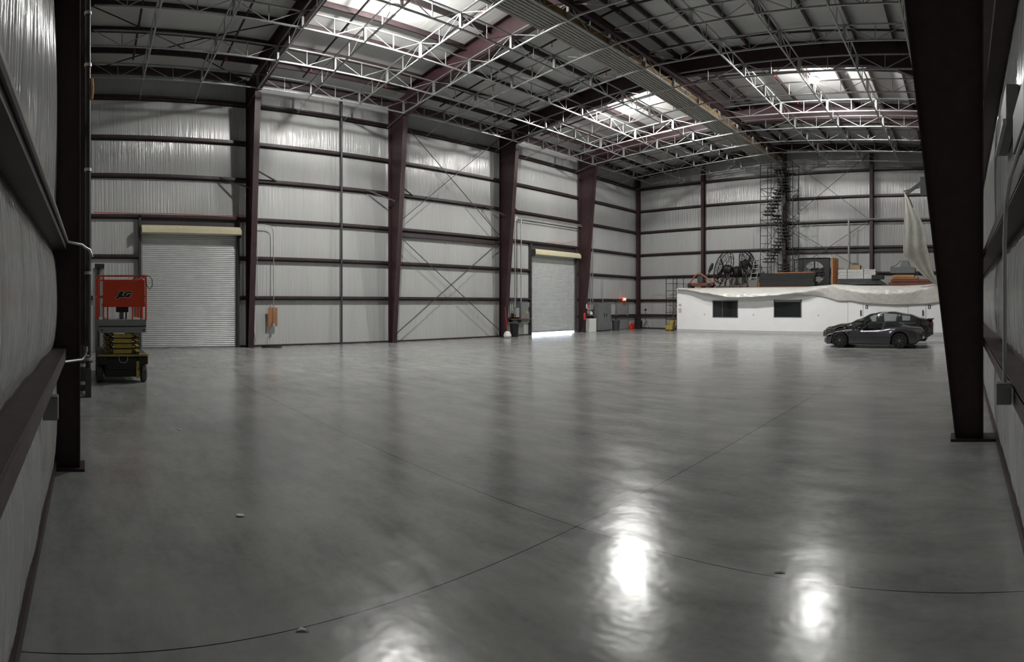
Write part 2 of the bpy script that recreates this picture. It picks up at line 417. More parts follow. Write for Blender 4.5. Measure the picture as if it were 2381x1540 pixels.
# mid-bay post on the roller-door wall
tag(MB().tube([(-22.05, 10.95, 0), (-22.05, 10.95, 10.9)], .05, 8).build('steel_post', 'dgrey'),
    'thin dark pipe post on the wall between first and second wall columns', 'post', kind='structure')

# ------------------------------------------------------------------ purlins
px_ = [-20.75, -19.4, -17.95, -16.55, -15.15, -13.75, -12.4, -11.25, -10.55, -9.4, -8.05, -6.65, -5.25, -3.85, -2.45, -1.05]
for i, x in enumerate(px_):
    g = MB(); zt = roof(x)
    g.box(x - .006, x + .006, YN, YB, zt - .23, zt - .01).box(x - .006, x + .075, YN, YB, zt - .23, zt - .218).box(x - .075, x + .006, YN, YB, zt - .02, zt - .008)
    tag(g.build('roof_purlin', 'girt'), f'long dark roof purlin, {ORD[i]} from the roller-door wall eave', 'roof purlin', 'roof purlins', 'structure')
for x, lb in ((XL + .14, 'above the roller-door wall'), (XR - .14, 'above the near side wall')):
    tag(MB().box(x - .1, x + .1, YN, YB, roof(x) - .27, roof(x) - .02).build('eave_strut', 'girt'), f'dark eave strut {lb}', 'eave strut', kind='structure')

# ------------------------------------------------------------------ hung lattice truss grid
GX = [-20.7, -18.43, -16.16, -13.89, -11.32, -8.2, -6.0, -3.8, -1.75]
GY = [2.22 * i for i in range(1, 16)]
def zb(x): return 10.68 - .05 * abs(x - RIDGE)
TD = .52
def lattice(nodes, P):   # nodes: coordinates along the run, P(s, dz) -> point
    tc = MB(); bc = MB(); wb = MB()
    tc.bar(P(nodes[0], TD), P(nodes[-1], TD), .05); bc.bar(P(nodes[0], 0), P(nodes[-1], 0), .055)
    return tc, bc, wb
for i, x in enumerate(GX):
    lbl = f'galvanised lattice truss running lengthwise under the roof, {ORD[i]} from the roller-door wall'
    t = thing('lattice_truss', lbl, 'roof truss', (x, 1.1, zb(x)), 'lengthwise lattice trusses')
    P = lambda s, dz: (x, s, zb(x) + dz)
    ys = [.3] + GY + [33.6]
    MB().bar(P(.3, TD), P(33.6, TD), .042).build('top_chord', 'galv', t)
    MB().bar(P(.3, 0), P(33.6, 0), .05).build('bottom_chord', 'galv', t)
    wb = MB()
    for a, b in zip(ys[:-1], ys[1:]):
        if b - a < 1: continue
        m = (a + b) / 2
        wb.bar(P(a, TD), P(m, 0), .022); wb.bar(P(m, 0), P(b, TD), .022); wb.bar(P(m, 0), P(m, TD), .022, .03)
    wb.build('web_bracing', 'galv', t)
for i, y in enumerate(GY):
    lbl = f'galvanised lattice truss running crosswise under the roof, {ORD[i]} from the near end wall'
    t = thing('lattice_truss', lbl, 'roof truss', (RIDGE, y, zb(RIDGE)), 'crosswise lattice trusses')
    tcm = MB(); bcm = MB(); wb = MB()
    P = lambda s, dz: (s, y, zb(s) + dz)
    xs = [GX[0] - .25] + GX + [-.9]
    bend = sorted(set(GX + [RIDGE])); 
    for a, b in zip(bend[:-1], bend[1:]):
        tcm.bar(P(a, TD), P(b, TD), .042); bcm.bar(P(a, 0), P(b, 0), .05)
    for a, b in zip(GX[:-1], GX[1:]):
        m = (a + b) / 2
        wb.bar(P(a, TD), P(m, 0), .022); wb.bar(P(m, 0), P(b, TD), .022); wb.bar(P(m, 0), P(m, TD), .022, .03)
    # thin end strut down to the roller-door wall
    wb.bar(P(GX[0], 0), (-22.1, y, 9.9), .02)
    tcm.build('top_chord', 'galv', t); bcm.build('bottom_chord', 'galv', t); wb.build('web_bracing', 'galv', t)
    for x in GX:
        MB().box(x - .05, x + .05, y - .035, y + .035, zb(x) - .03, zb(x) + TD + .02).build('post', 'galv', t)

# ------------------------------------------------------------------ catwalk and runway beam by the ridge
cw = thing('catwalk', 'long corrugated steel catwalk laid along the roof trusses beside the ridge', 'catwalk', (-11.9, 17, 10.72))
g = MB(); x0, x1 = -12.5, -11.42; n = 8; zc = 10.76
pts = []
for k in range(n):
    xa = x0 + (x1 - x0) * k / n; s = (x1 - x0) / n
    pts += [(xa, 0), (xa + s * .3, 0), (xa + s * .42, .065), (xa + s * .88, .065)]
pts.append((x1, 0))
low = [(x, zc + z) for x, z in pts]; up = [(x, zc + z + .012) for x, z in pts][::-1]
vs = []; fs = []
K = len(low)
for (x, z) in low: vs += [(x, YN + .6, z), (x, 33.2, z)]
fs = [(2 * k, 2 * k + 1, 2 * k + 3, 2 * k + 2) for k in range(K - 1)]
g.add(vs, fs)
dk = g.build('walkway_deck', 'deck', cw)
sm = dk.modifiers.new('thick', 'SOLIDIFY'); sm.thickness = .008
MB().box(x1, x1 + .05, YN + .6, 33.2, zc - .02, zc + .17).build('edge_board', 'catorange', cw)['label'] = 'faded orange and yellow edge board'
MB().box(x0 - .03, x0, YN + .6, 33.2, zc - .02, zc + .07).build('edge_angle', 'deck', cw)
g = MB(); xb = -11.12; z0 = 10.97; z1 = 11.22
g.box(xb - .075, xb + .075, YN + .6, 33.4, z0, z0 + .016).box(xb - .075, xb + .075, YN + .6, 33.4, z1 - .016, z1).box(xb - .007, xb + .007, YN + .6, 33.4, z0, z1)
tag(g.build('runway_beam', 'steel'), 'long dark steel beam running along the ridge beside the orange-edged catwalk', 'beam', kind='structure')

# ------------------------------------------------------------------ sprinkler pipes
for i in range(9):
    y = 1.85 + 3.42 * i
    g = MB(); 
    g.tube([(XL + 1.3, y, roof(XL + 1.3) - .30), (RIDGE, y, roof(RIDGE) - .30), (XR - 1.4, y, roof(XR - 1.4) - .30)], .038, 7)
    t = thing('sprinkler_pipe', f'black sprinkler branch pipe under the purlins, {ORD[i]} from the near end wall', 'sprinkler pipe', (RIDGE, y, 11.6), 'sprinkler branch pipes')
    g.build('pipe_run', 'blackpipe', t)
    for k in range(7):
        x = XL + 2.1 + k * 3.1; z = roof(x) - .34
        h = MB(); h.tube([(x, y, z), (x, y, z - .12)], .015, 6); h.lathe([(.005, 0), (.045, 0), (.045, .006), (.005, .006)], (x, y, z - .13), n=8)
        h.build('sprinkler_head', 'chrome' if k % 2 else 'red', t)
rs = thing('sprinkler_riser', 'tall black riser pipe with bright couplings beside the near end wall column', 'pipe', (-10.8, .08, 0))
MB().tube([(-10.8, .08, .55), (-10.8, .08, 10.75)], .055, 12).build('pipe_run', 'blackpipe', rs, True)
for z in (7.4, 6.4, 4.38, 2.39, .73): MB().tube([(-10.8, .08, z - .03), (-10.8, .08, z + .03)], .072, 12).build('pipe_coupling', 'cond', rs, True)
MB().tube([(-10.7, -.02, .05), (-10.7, -.02, 1.0)], .035, 10).build('drain_pipe', 'blackpipe', rs, True)
for z in (.1, .28, .62): MB().tube([(-10.7, -.02, z - .03), (-10.7, -.02, z + .03)], .05, 10).build('pipe_coupling', 'cond', rs, True)
g = MB().tube([(-10.72, .0, .88), (-10.6, .06, .9), (-10.55, .06, .98)], .02, 8); g.lathe([(.01, 0), (.055, 0), (.055, .02), (.01, .02)], (-10.62, .05, .8))
g.build('valve', 'cond', rs, True)
MB().tube([(-10.8, .15, 5.75), (-10.8, .17, 5.95), (-10.8, .15, 6.15)], .03, 8).build('hose_loop', 'wood', rs, True)
MB().box(-10.9, -10.7, .02, .14, 0, .55).build('pipe_stand', 'dgrey', rs)

# roof rod bracing
g = thing('rod_bracing', 'crossed thin dark rods in the first roof bay by the roller-door wall', 'rod bracing', (-20, 3, 11))
MB().bar((-22, .2, 10.95), (-17.9, 6.5, 11.35), .03).build('rod', 'blackpipe', g); MB().bar((-22, 6.5, 10.95), (-17.9, .2, 11.35), .03).build('rod', 'blackpipe', g)
def xbrace(p, lbl, w=.03):
    t = thing('rod_bracing', lbl, 'rod bracing', tuple((Vector(p[0]) + Vector(p[3])) / 2))
    MB().bar(p[0], p[1], w).build('rod', 'dgrey', t); MB().bar(p[2], p[3], w).build('rod', 'dgrey', t)
X_ = -21.95
xbrace([(X_, 13.65, .35), (X_, 20.2, 5.1), (X_, 13.65, 5.1), (X_, 20.2, .35)], 'lower crossed diagonal rods between second and third roller-door wall columns')
xbrace([(X_, 13.65, 5.4), (X_, 20.2, 10.6), (X_, 13.65, 10.6), (X_, 20.2, 5.4)], 'upper crossed diagonal rods between second and third roller-door wall columns')
Y_ = 33.65
xbrace([(-10.9, Y_, 3.6), (-5.6, Y_, 6.9), (-10.9, Y_, 6.7), (-5.6, Y_, 3.6)], 'lower crossed diagonal rods on the back wall right of the stair scaffold')
xbrace([(-10.9, Y_, 6.9), (-5.6, Y_, 11.0), (-10.9, Y_, 11.0), (-5.6, Y_, 6.9)], 'upper crossed diagonal rods on the back wall right of the stair scaffold')
for y, i in ((6.7, 0), (13.5, 1), (20.4, 2)):
    for s in (-1, 1):
        z = 6.95
        tag(MB().bar((-22.12, y + s * 1.25, z - .02), (-21.55, y + s * .1, z + .28 if s > 0 else z - .5), .05).build('knee_brace', 'girt'),
            f'short dark brace from girt to the {ORD[i]} roller-door wall column, {"far" if s > 0 else "near"} side', 'brace', kind='structure')

# ------------------------------------------------------------------ lamps
def lamp(x, y, lbl):
    z = 11.12; t = thing('high_bay_light', lbl, 'ceiling light', (x, y, z), 'high bay lamps')
    MB().lathe([(.05, .33), (.11, .32), (.13, .30), (.13, .16), (.10, .14), (.05, .13)], (x, y, z), n=20).build('ballast_housing', 'lgrey', t, True)
    MB().tube([(x, y, z + .33), (x, y, roof(x) - .22)], .014, 6).build('hanging_stem', 'cond', t)
    MB().lathe([(.08, .15), (.14, .135), (.19, .06), (.20, .0)], (x, y, z), n=12).build('upper_lens', 'lamp_up', t, True)
    MB().lathe([(.222, .012), (.228, -.055), (.218, -.055), (.212, .012)], (x, y, z), n=16).build('added_light_skirt', 'cond', t, True)  # opaque skirt added to keep the lens's sideways light off the roof
    MB().lathe([(.20, .0), (.20, -.05), (.17, -.13), (.10, -.18), (.02, -.195)], (x, y, z), n=12).build('lens', 'lamp', t, True)
lamp(-14.9, 9.3, 'blazing high bay lamp nearest the near end wall over the roller-door side')
lamp(-15.0, 22.3, 'blazing high bay lamp in the middle just left of the catwalk')
lamp(-6.06, 22.3, 'blazing high bay lamp right of the catwalk')

# ------------------------------------------------------------------ roller doors
def roller_door(idx, ya, yb_, gap, lbl):
    d = thing(f'door_{idx}', lbl, 'roller door', (XL, (ya + yb_) / 2, 0), kind='structure')
    z0, z1 = gap, 4.75; x = XL + .04
    vs = []; z = z0; pitch = .0785; prof = []
    while z < z1:
        for dz, dx in ((0, 0), (.012, .004), (.04, .022), (.066, .004)):
            prof.append((x + dx, z + dz))
        z += pitch
    g = MB(); K = len(prof)
    for (xx, zz) in prof: vs += [(xx, ya, zz), (xx, yb_, zz)]
    g.add(vs, [(2 * k, 2 * k + 1, 2 * k + 3, 2 * k + 2) for k in range(K - 1)])
    c = g.build('curtain', 'slat', d); m = c.modifiers.new('t', 'SOLIDIFY'); m.thickness = .01; m.offset = -1
    MB().box(x - .01, x + .03, ya, yb_, z0 - .02, z0 + .05).build('bottom_bar', 'jambg', d)
    for y in (ya, yb_):
        s = 1 if y == yb_ else -1
        MB().box(XL, XL + .09, y - .03, y + .03, 0, 4.85).build('guide', 'jambg', d)
        MB().box(XL - .12, XL + .2, y + s * .03, y + s * .12, 0, 5.3).build('jamb', 'jamb', d)
    MB().box(XL, XL + .06, ya - .05, yb_ + .05, 4.86, 5.28).build('header_panel', 'jamb', d)
    h = MB().prism([(XL + .03, 4.90), (XL + .40, 4.90), (XL + .52, 4.76), (XL + .52, 4.60), (XL + .44, 4.56), (XL + .44, 4.60), (XL + .03, 4.60)], 'y', ya - .03, yb_ + .12)
    h.build('hood', 'hood', d)
    for y, s in ((ya - .06, -1), (yb_ + .13, 1)):
        MB().box(XL + .03, XL + .50, y - .02, y + .02, 4.48, 4.88).build('end_bracket', 'jamb', d)
    return d
roller_door(1, *D1, .02, 'closed grey corrugated roller door behind the orange scissor lift')
roller_door(2, *D2, .15, 'grey corrugated roller door with daylight showing under its bottom edge')

# ------------------------------------------------------------------ electrical things along the roller-door wall
def bend(a, corner, b, r=.25, n=6):
    a, c, b = Vector(a), Vector(corner), Vector(b)
    u = (a - c).normalized() * r; v = (b - c).normalized() * r
    out = [a]
    for k in range(n + 1):
        t = k / n; out.append((c + u) * (1 - t) ** 2 + 2 * c * t * (1 - t) + (c + v) * t * t)
    return out + [b]
cx = -22.05
p1 = Lw(636, 700, 22.05)
c1 = thing('conduit', 'grey conduit dropping from the wall girt to the plywood board', 'conduit', (cx, 7.7, 2))
MB().tube(bend((cx, 6.95, 5.05), (cx, p1.y, 5.05), (cx, p1.y, .95), .3), .02, 8).build('pipe_run', 'cond', c1, True)
MB().tube([(cx + .03, p1.y, .95), (cx + .03, p1.y + .05, .8), (cx + .03, p1.y - .12, .75), (cx + .02, p1.y - .18, .3)], .012, 6).build('loose_cable', 'cond', c1, True)
MB().box(cx - .04, cx + .05, p1.y - .06, p1.y + .06, .82, .96).build('junction_box', 'cond', c1)
p2 = Lw(598, 690, 22.05)
tag(MB().tube([(cx, p2.y, 2.05), (cx, p2.y, 5.6)], .014, 6).build('conduit', 'cond'), 'thin grey conduit close beside the first roller-door wall column', 'conduit')
a = Lw(623.5, 715.5, 22.08); b = Lw(645, 759, 22.08)
tag(MB().box(-22.1, -22.07, a.y, b.y, b.z, a.z).build('plywood_board', 'ply', bevel=.003), 'small orange plywood board mounted on the wall by the first column', 'board')
tag(MB().tube([(-22.07, .4, 5.40), (-22.07, 2.2, 5.37), (-22.07, 3.4, 5.39), (-22.07, 5.2, 5.36), (-22.07, 6.6, 5.40)], .013, 6).build('red_cable', 'red', smooth=True), 'thin red cable lying along the girt above the closed roller door', 'cable')
tag(MB().tube([(-22.07, 24.0, 5.38), (-22.07, 25.6, 5.45), (-22.07, 26.9, 5.70)], .013, 6).build('red_cable', 'red', smooth=True), 'thin red cable slung above the raised roller door up to the fourth column', 'cable')
# cable coil on floor
pc = Lw(632, 802, 21.7); g = MB()
for k in range(5):
    R = .42 - .05 * (k % 3); g.tube([(pc.x + R * .6 * math.cos(t), pc.y + R * math.sin(t), .022 + .03 * (k // 2) + .0 * k) for t in [2 * PI * j / 24 for j in range(24)]], .02, 6, True)
g.tube([(pc.x - .25, pc.y - .2, .02), (pc.x - .3, pc.y - .7, .02), (-22.0, 6.95, .25), (-22.05, 6.9, .9)], .012, 6)
tag(g.build('cable_coil', 'rubber', smooth=True), 'coil of black cable on the floor under the plywood board', 'cable coil')
# panel left of door 2
t = thing('electrical_enclosure', 'grey electrical panel with twin conduits, left of the raised roller door', 'electrical panel', (-22.0, Lw(1214, 703).y, 1.0))
a = Lw(1204, 703); b = Lw(1224, 750)
MB().box(-22.1, -21.85, a.y, b.y, b.z, a.z).build('cabinet_body', 'mgrey', t, bevel=.01)
MB().box(-21.85, -21.835, a.y + .05, b.y - .05, b.z + .05, a.z - .05).build('cabinet_door', 'mgrey', t, bevel=.004)
MB().box(-21.835, -21.83, b.y - .28, b.y - .18, 1.25, 1.38).build('warning_label', 'yellow', t)
MB().box(-21.86, -21.80, b.y - .10, b.y - .04, 1.35, 1.6).build('switch_lever', 'black', t)
for k, (pxx, zt_) in enumerate(((1211, 6.72), (1198, 6.62))):
    yy = Lw(pxx, 700, 22.0 - .1 * k).y; cxx = -21.98 + .06 * k
    tag(MB().tube(bend((cxx, yy, 1.75 if k == 0 else 1.2), (cxx, yy, zt_ - .02), (cxx, 27.9 + .16 * k, zt_ - .02), .35) + [Vector((cxx, 28.0 + .16 * k, zt_ - .1)), Vector((cxx, 28.05 + .16 * k, zt_ - .4)), Vector((cxx, 28.05 + .16 * k, 1.9))], .032, 8).build('conduit', 'cond', smooth=True),
        ('tall grey conduit arching over the raised roller door from the electrical panel' if k == 0 else 'second grey conduit arching over the raised roller door, left of its twin'), 'conduit')
# smaller boxes, shelf and bin between third column and door 2
yb0 = Lw(1190, 740).y
t = thing('disconnect_switch', 'small grey switch box on the girt left of the electrical panel', 'switch box', (-22.0, Lw(1198, 730).y, 1.0))
a = Lw(1194, 716); b = Lw(1202, 738)
MB().box(-22.08, -21.9, a.y, b.y, b.z, a.z).build('box_body', 'lgrey', t, bevel=.01)
for q in (1187, 1191, 1196): MB().tube([(-22.0, Lw(q, 700).y, 1.5), (-22.0, Lw(q, 700).y, 2.05)], .018, 6).build('feed_pipe', 'cond', t)
t = thing('wall_shelf', 'small dark cluttered ledge under the electrical panel', 'shelf', (-21.9, 21.6, .9))
a = Lw(1180, 741); b = Lw(1222, 752)
MB().box(-22.1, -21.75, a.y, b.y, .92, .96).build('shelf_board', 'rust', t); MB().box(-22.1, -21.85, a.y + .1, a.y + .16, .78, .92).build('bracket', 'girt', t)
def bin_(p, r, h, lbl, m='black'):
    t = thing('trash_bin', lbl, 'bin', (p[0], p[1], 0))
    MB().lathe([(r * .8, 0), (r * .82, .02), (r, h - .04), (r * 1.06, h - .04), (r * 1.06, h), (r * .96, h), (r * .78, .05)], (p[0], p[1], 0), n=18).build('bin_body', m, t, True)
    MB().tube([(p[0] + r * 1.05, p[1] - .1, h - .12), (p[0] + r * 1.16, p[1], h - .12), (p[0] + r * 1.05, p[1] + .1, h - .12)], .015, 6).build('handle', m, t, True)
pb = Lw(1196, 782, 21.6); bin_((pb.x, pb.y), .25, .72, 'black trash bin beneath the electrical panel by the raised roller door')
pb = Lw(1180, 781, 21.2)
tag(MB().lathe([(.05, 0), (.18, .02), (.22, .12), (.15, .3), (.05, .36)], (pb.x, pb.y, 0), n=12).build('white_bag', 'white', smooth=True), 'small crumpled white bag on the floor by the third column', 'bag')
t = thing('broom', 'red-handled broom leaning on the third roller-door wall column', 'broom', (-21.4, 20.25, 0))
MB().tube([(-21.35, 20.22, .1), (-21.6, 20.25, 1.6)], .015, 6).build('handle', 'red', t); MB().box(-21.42, -21.3, 20.08, 20.38, 0, .12).build('brush', 'black', t)
# fire extinguisher and signs on column 4
t = thing('fire_extinguisher', 'red fire extinguisher hung on the fourth roller-door wall column', 'fire extinguisher', (-21.55, 26.95, .8))
MB().lathe([(.02, .0), (.07, .01), (.075, .05), (.075, .38), (.05, .44), (.02, .46)], (-21.5, 26.86, .78), n=14).build('cylinder_body', 'red', t, True)
MB().box(-21.53, -21.47, 26.81, 26.9, 1.24, 1.32).build('valve_head', 'black', t); MB().tube([(-21.5, 26.84, 1.26), (-21.4, 26.82, 1.15), (-21.42, 26.83, .9)], .012, 6).build('hose', 'black', t, True)
for k, pxx in enumerate((1354, 1360)):
    p = Lw(pxx, 716, 21.4); q = MB().box(-21.42, -21.41, 26.9 + k * .22, 26.97 + k * .22, 1.5, 1.78)
    tag(q.build('safety_sign', 'red' if k else 'white'), f'narrow {"red" if k else "white and red"} safety sign on the fourth roller-door wall column', 'sign')
# big cabinet right of column 4
a = Lw(1381, 706); b = Lw(1410, 768)
t = thing('electrical_cabinet', 'tall grey floor-standing electrical cabinet right of the fourth column', 'electrical cabinet', (-21.9, a.y, 0))
MB().box(-22.1, -21.7, a.y, b.y, .06, a.z).build('cabinet_body', 'mgrey', t, bevel=.01)
for k in range(2):
    y0 = a.y + k * (b.y - a.y) / 2 + .04; y1 = a.y + (k + 1) * (b.y - a.y) / 2 - .04
    dd = MB().box(-21.7, -21.68, y0, y1, .15, a.z - .08).build('cabinet_door', 'mgrey', t, bevel=.004)
    MB().box(-21.68, -21.65, y1 - .1 if k == 0 else y0 + .05, y1 - .05 if k == 0 else y0 + .1, .95, 1.15).build('handle', 'black', dd)
MB().box(-22.08, -21.72, a.y + .05, b.y - .05, 0, .06).build('plinth', 'black', t)
a = Lw(1362, 741); b = Lw(1378, 768)
tag(MB().box(-22.1, -21.8, a.y, b.y, 0, a.z).build('white_cabinet', 'white', bevel=.01), 'low white cabinet between the fourth column and the grey electrical cabinet', 'cabinet')
t = thing('wall_shelf', 'small dark shelf above the low white cabinet', 'shelf', (-22, a.y, 1.1))
MB().box(-22.1, -21.8, a.y, b.y, 1.0, 1.06).build('shelf_board', 'rust', t); MB().box(-22.1, -21.9, a.y + .1, b.y - .1, 1.35, 1.39).build('shelf_board', 'black', t)
for yy in (a.y + .05, b.y - .1): MB().box(-22.1, -22.05, yy, yy + .04, .9, 1.4).build('bracket', 'black', t)
tag(MB().lathe([(.02, 0), (.09, .02), (.10, .12), (.06, .22), (.02, .24)], (-21.95, (a.y + b.y) / 2, 1.06), n=12).build('white_jug', 'white', smooth=True), 'small white jug on the dark wall shelf', 'jug')
yy = Lw(1399, 700).y
tag(MB().tube([(-22.0, yy, 1.9), (-22.0, yy, 3.3)], .022, 8).build('conduit', 'cond'), 'short grey conduit rising above the tall electrical cabinet', 'conduit')
# personnel door, exit sign
a = Lw(1433, 705, 22.25); b = Lw(1460, 764, 22.25)
d = thing('door_3', 'plain grey personnel door under the red exit sign', 'door', (XL, (a.y + b.y) / 2, 0), kind='structure')
MB().box(XL, XL + .07, a.y, b.y, .02, 2.05).build('door_leaf', 'lgrey', d, bevel=.004)
fr = MB().box(XL, XL + .09, a.y - .06, a.y, 0, 2.1).box(XL, XL + .09, b.y, b.y + .06, 0, 2.1).box(XL, XL + .09, a.y - .06, b.y + .06, 2.05, 2.12); fr.build('door_frame', 'mgrey', d)
MB().box(XL + .07, XL + .13, a.y + .12, b.y - .35, .98, 1.03).build('push_bar', 'black', d)
p = Lw(1452, 696, 22.0)
t = thing('exit_sign', 'glowing red EXIT sign on the girt above the personnel door', 'sign', (p.x, p.y, p.z))
MB().box(-22.05, -21.98, p.y - .17, p.y + .17, p.z - .12, p.z + .12).build('sign_box', 'exit', t)
text('EXIT', .15, 'exitletter', t, (.035, 0, 0), (PI / 2, 0, PI / 2))
pb = Lw(1432, 765, 21.6); bin_((pb.x, pb.y), .27, .68, 'dark grey trash bin between the electrical cabinet and the personnel door', 'dgrey')
# red fuel can
p = Lw(1469, 762, 21.8); t = thing('fuel_can', 'red fuel can on the floor by the back corner column', 'fuel can', (p.x, p.y, 0))
MB().prism([(p.y - .22, 0), (p.y + .2, 0), (p.y + .2, .3), (p.y + .1, .4), (p.y - .2, .25)], 'x', p.x - .12, p.x + .12).build('can_body', 'red', t, bevel=.03)
MB().tube([(p.x, p.y + .1, .38), (p.x, p.y + .25, .55)], .025, 8).build('spout', 'red', t, True)
MB().tube([(p.x, p.y - .15, .28), (p.x, p.y - .05, .42), (p.x, p.y + .08, .40)], .018, 6).build('handle', 'red', t, True)
p = Bk(1486, 762, 33.0); t = thing('floor_scrubber', 'upright black machine standing in the far back corner', 'machine', (p.x, p.y, 0))
MB().box(p.x - .25, p.x + .2, p.y - .25, p.y + .15, .06, .62).build('machine_body', 'black', t, bevel=.05)
MB().box(p.x - .15, p.x + .12, p.y - .2, p.y + .1, .62, .85).build('machine_top', 'black', t, bevel=.04)
for s in (-.18, .14): MB().lathe([(.02, -.02), (.07, -.02), (.07, .02), (.02, .02)], (p.x + s, p.y - .25, .07), 'y', 12).build('wheel', 'rubber', t)
p = Bk(1501, 762, 33.0); t = thing('tripod', 'thin dark tripod stand on the floor in the back corner', 'tripod', (p.x, p.y, 0))
MB().tube([(p.x, p.y, .45), (p.x, p.y, 1.3)], .015, 6).build('pole', 'black', t)
for k in range(3):
    an = k * 2.1 + .4; MB().tube([(p.x, p.y, .5), (p.x + .35 * math.cos(an), p.y + .35 * math.sin(an), .01)], .012, 6).build('leg', 'black', t)
MB().box(p.x - .06, p.x + .06, p.y - .05, p.y + .05, 1.3, 1.42).build('tripod_head', 'black', t)

# ------------------------------------------------------------------ office
OY = 31.5; OX = Bk(1574, 700, OY).x; OZ = 2.76
wins = []
for pa, pb_, zt_, zb_ in ((1657, 1716, 2.0, .93), (1799, 1864, 2.02, .97)):
    wins.append((Bk(pa, 700, OY).x, Bk(pb_, 700, OY).x, zb_, zt_))
w = MB(); xs = [OX]
for a, b, z0, z1 in wins: xs += [a, b]
xs.append(XR)
for k in range(0, len(xs), 2): w.box(xs[k], xs[k + 1], OY, OY + .12, 0, OZ)
for a, b, z0, z1 in wins: w.box(a, b, OY, OY + .12, 0, z0).box(a, b, OY, OY + .12, z1, OZ)
w.box(OX, OX + .12, OY + .12, 33.3, 0, OZ)
tag(w.build('wall_office', 'drywall'), 'white painted front of the low site office across the back', 'office wall', kind='structure')
tag(MB().box(OX, XR, OY, 33.5, OZ, OZ + .04).build('ceiling_office', 'ply'), 'flat top of the white office carrying the stored goods', 'office roof', kind='structure')
tag(MB().box(OX, XR - .05, OY - .015, OY, 0, .16).build('baseboard_office', 'basegrey'), 'pale grey base trim along the white office', 'base trim', kind='structure')
tag(MB().box(OX + .12, XR, 33.3, 33.35, 0, OZ).box(OX + .12, XR, OY + .9, OY + .95, .0, OZ).build('wall_office_inner', 'black'), 'dark office interior behind the windows', 'wall', kind='structure')
for k, (a, b, z0, z1) in enumerate(wins):
    wn = thing(f'window_{k + 1}', ('left dark office window with a central bar' if k == 0 else 'right dark office window, wider one nearer the cars'), 'window', ((a + b) / 2, OY, z0), kind='structure')
    fr = MB(); t_ = .05
    fr.box(a, a + t_, OY - .02, OY + .1, z0, z1).box(b - t_, b, OY - .02, OY + .1, z0, z1).box(a, b, OY - .02, OY + .1, z1 - (.13 if k else .06), z1).box(a, b, OY - .02, OY + .1, z0, z0 + .03)
    if k == 0: fr.box((a * .62 + b * .38) - .015, (a * .62 + b * .38) + .015, OY + .02, OY + .06, z0, z1)
    fr.build('window_frame', 'frame', wn); MB().box(a, b, OY + .05, OY + .06, z0, z1).build('pane', 'glass', wn)
for k, (pa, pb_) in enumerate(((1972, 2006), (2112, 2152))):
    a = Bk(pa, 700, OY).x; b = Bk(pb_, 700, OY).x
    d = thing(f'door_{k + 4}', ('white restroom door in the office left of its dark plaque, behind the sedan' if k == 0 else 'white office door rightmost, by the near dark column'), 'door', ((a + b) / 2, OY, 0), kind='structure')
    MB().box(a, b, OY - .012, OY, .01, 2.08).build('door_leaf', 'drywall', d, bevel=.003)
    h = Bk(2002 if k == 0 else 2146, 728, OY); MB().box(h.x - .04, h.x + .04, OY - .07, OY - .012, h.z - .16, h.z + .16).build('door_handle', 'dgrey', d, bevel=.008)
    fr = MB().box(a - .03, a, OY - .02, OY, 0, 2.1).box(b, b + .03, OY - .02, OY, 0, 2.1).box(a - .03, b + .03, OY - .02, OY, 2.08, 2.11); fr.build('door_frame', 'basegrey', d)
    p = Bk(2015.5 if k == 0 else 2161, 714, OY)
    t = thing('restroom_sign', ('small black restroom plaque with white figure, right of the left office door' if k == 0 else 'small black restroom plaque with white figure nearest the big dark column'), 'sign', (p.x, OY, p.z), 'restroom plaques')
    MB().box(p.x - .075, p.x + .075, OY - .02, OY, p.z - .11, p.z + .11).build('plaque', 'black', t, bevel=.01)
    f = MB().lathe([(.003, -.003), (.018, -.003), (.018, .003), (.003, .003)], (p.x, OY - .023, p.z + .065), 'y', 12)
    f.box(p.x - .03, p.x + .03, OY - .026, OY - .021, p.z - .02, p.z + .04).box(p.x - .022, p.x - .004, OY - .026, OY - .021, p.z - .09, p.z - .02).box(p.x + .004, p.x + .022, OY - .026, OY - .021, p.z - .09, p.z - .02)
    f.build('figure', 'white', t)
for k, (z0, z1) in enumerate(((1.62, 1.78), (1.2, 1.5))):
    p = Bk(1581, 710, OY); t = tag(MB().box(p.x - .1, p.x + .12, OY - .008, OY, z0, z1).build('paper_notice', 'basegrey'), ('small dark-printed notice at the left end of the office wall' if k == 0 else 'pale notice below the dark-printed one on the office wall'), 'notice')
for pxx in (1638, 1752, 1903):
    p = Bk(pxx, 732, OY)
    tag(MB().box(p.x - .035, p.x + .035, OY - .008, OY, .30 + .75, .42 + .75).build('wall_socket', 'basegrey'),
        {1638: 'small wall plate left of the left office window', 1752: 'small wall plate between the two office windows', 1903: 'small wall plate right of the right office window'}[pxx], 'wall plate')

# plastic drape over the office front
def interp(tab, x):
    for (a, u), (b, v) in zip(tab[:-1], tab[1:]):
        if x <= b:
            s = (x - a) / (b - a); s = max(0, min(1, s)); s = s * s * (3 - 2 * s) * .5 + s * .5
            return u + (v - u) * s
    return tab[-1][1]
low = [(1575, 722), (1590, 708), (1625, 704), (1655, 711), (1720, 716), (1795, 715), (1870, 706), (1915, 702), (1975, 700), (2020, 706), (2070, 709), (2150, 708), (2190, 703)]
fold = [(1575, 673), (1600, 674), (1640, 681), (1710, 692), (1750, 691), (1800, 688), (1870, 680), (1910, 672), (1935, 668), (1970, 676), (2010, 682), (2060, 685), (2110, 683), (2150, 674), (2190, 664)]
tops = [(1575, 671), (1700, 671), (1860, 668), (1925, 663), (1938, 661), (2000, 664), (2100, 664), (2150, 662), (2190, 657)]
U, V = 150, 26; vs = []; fs = []
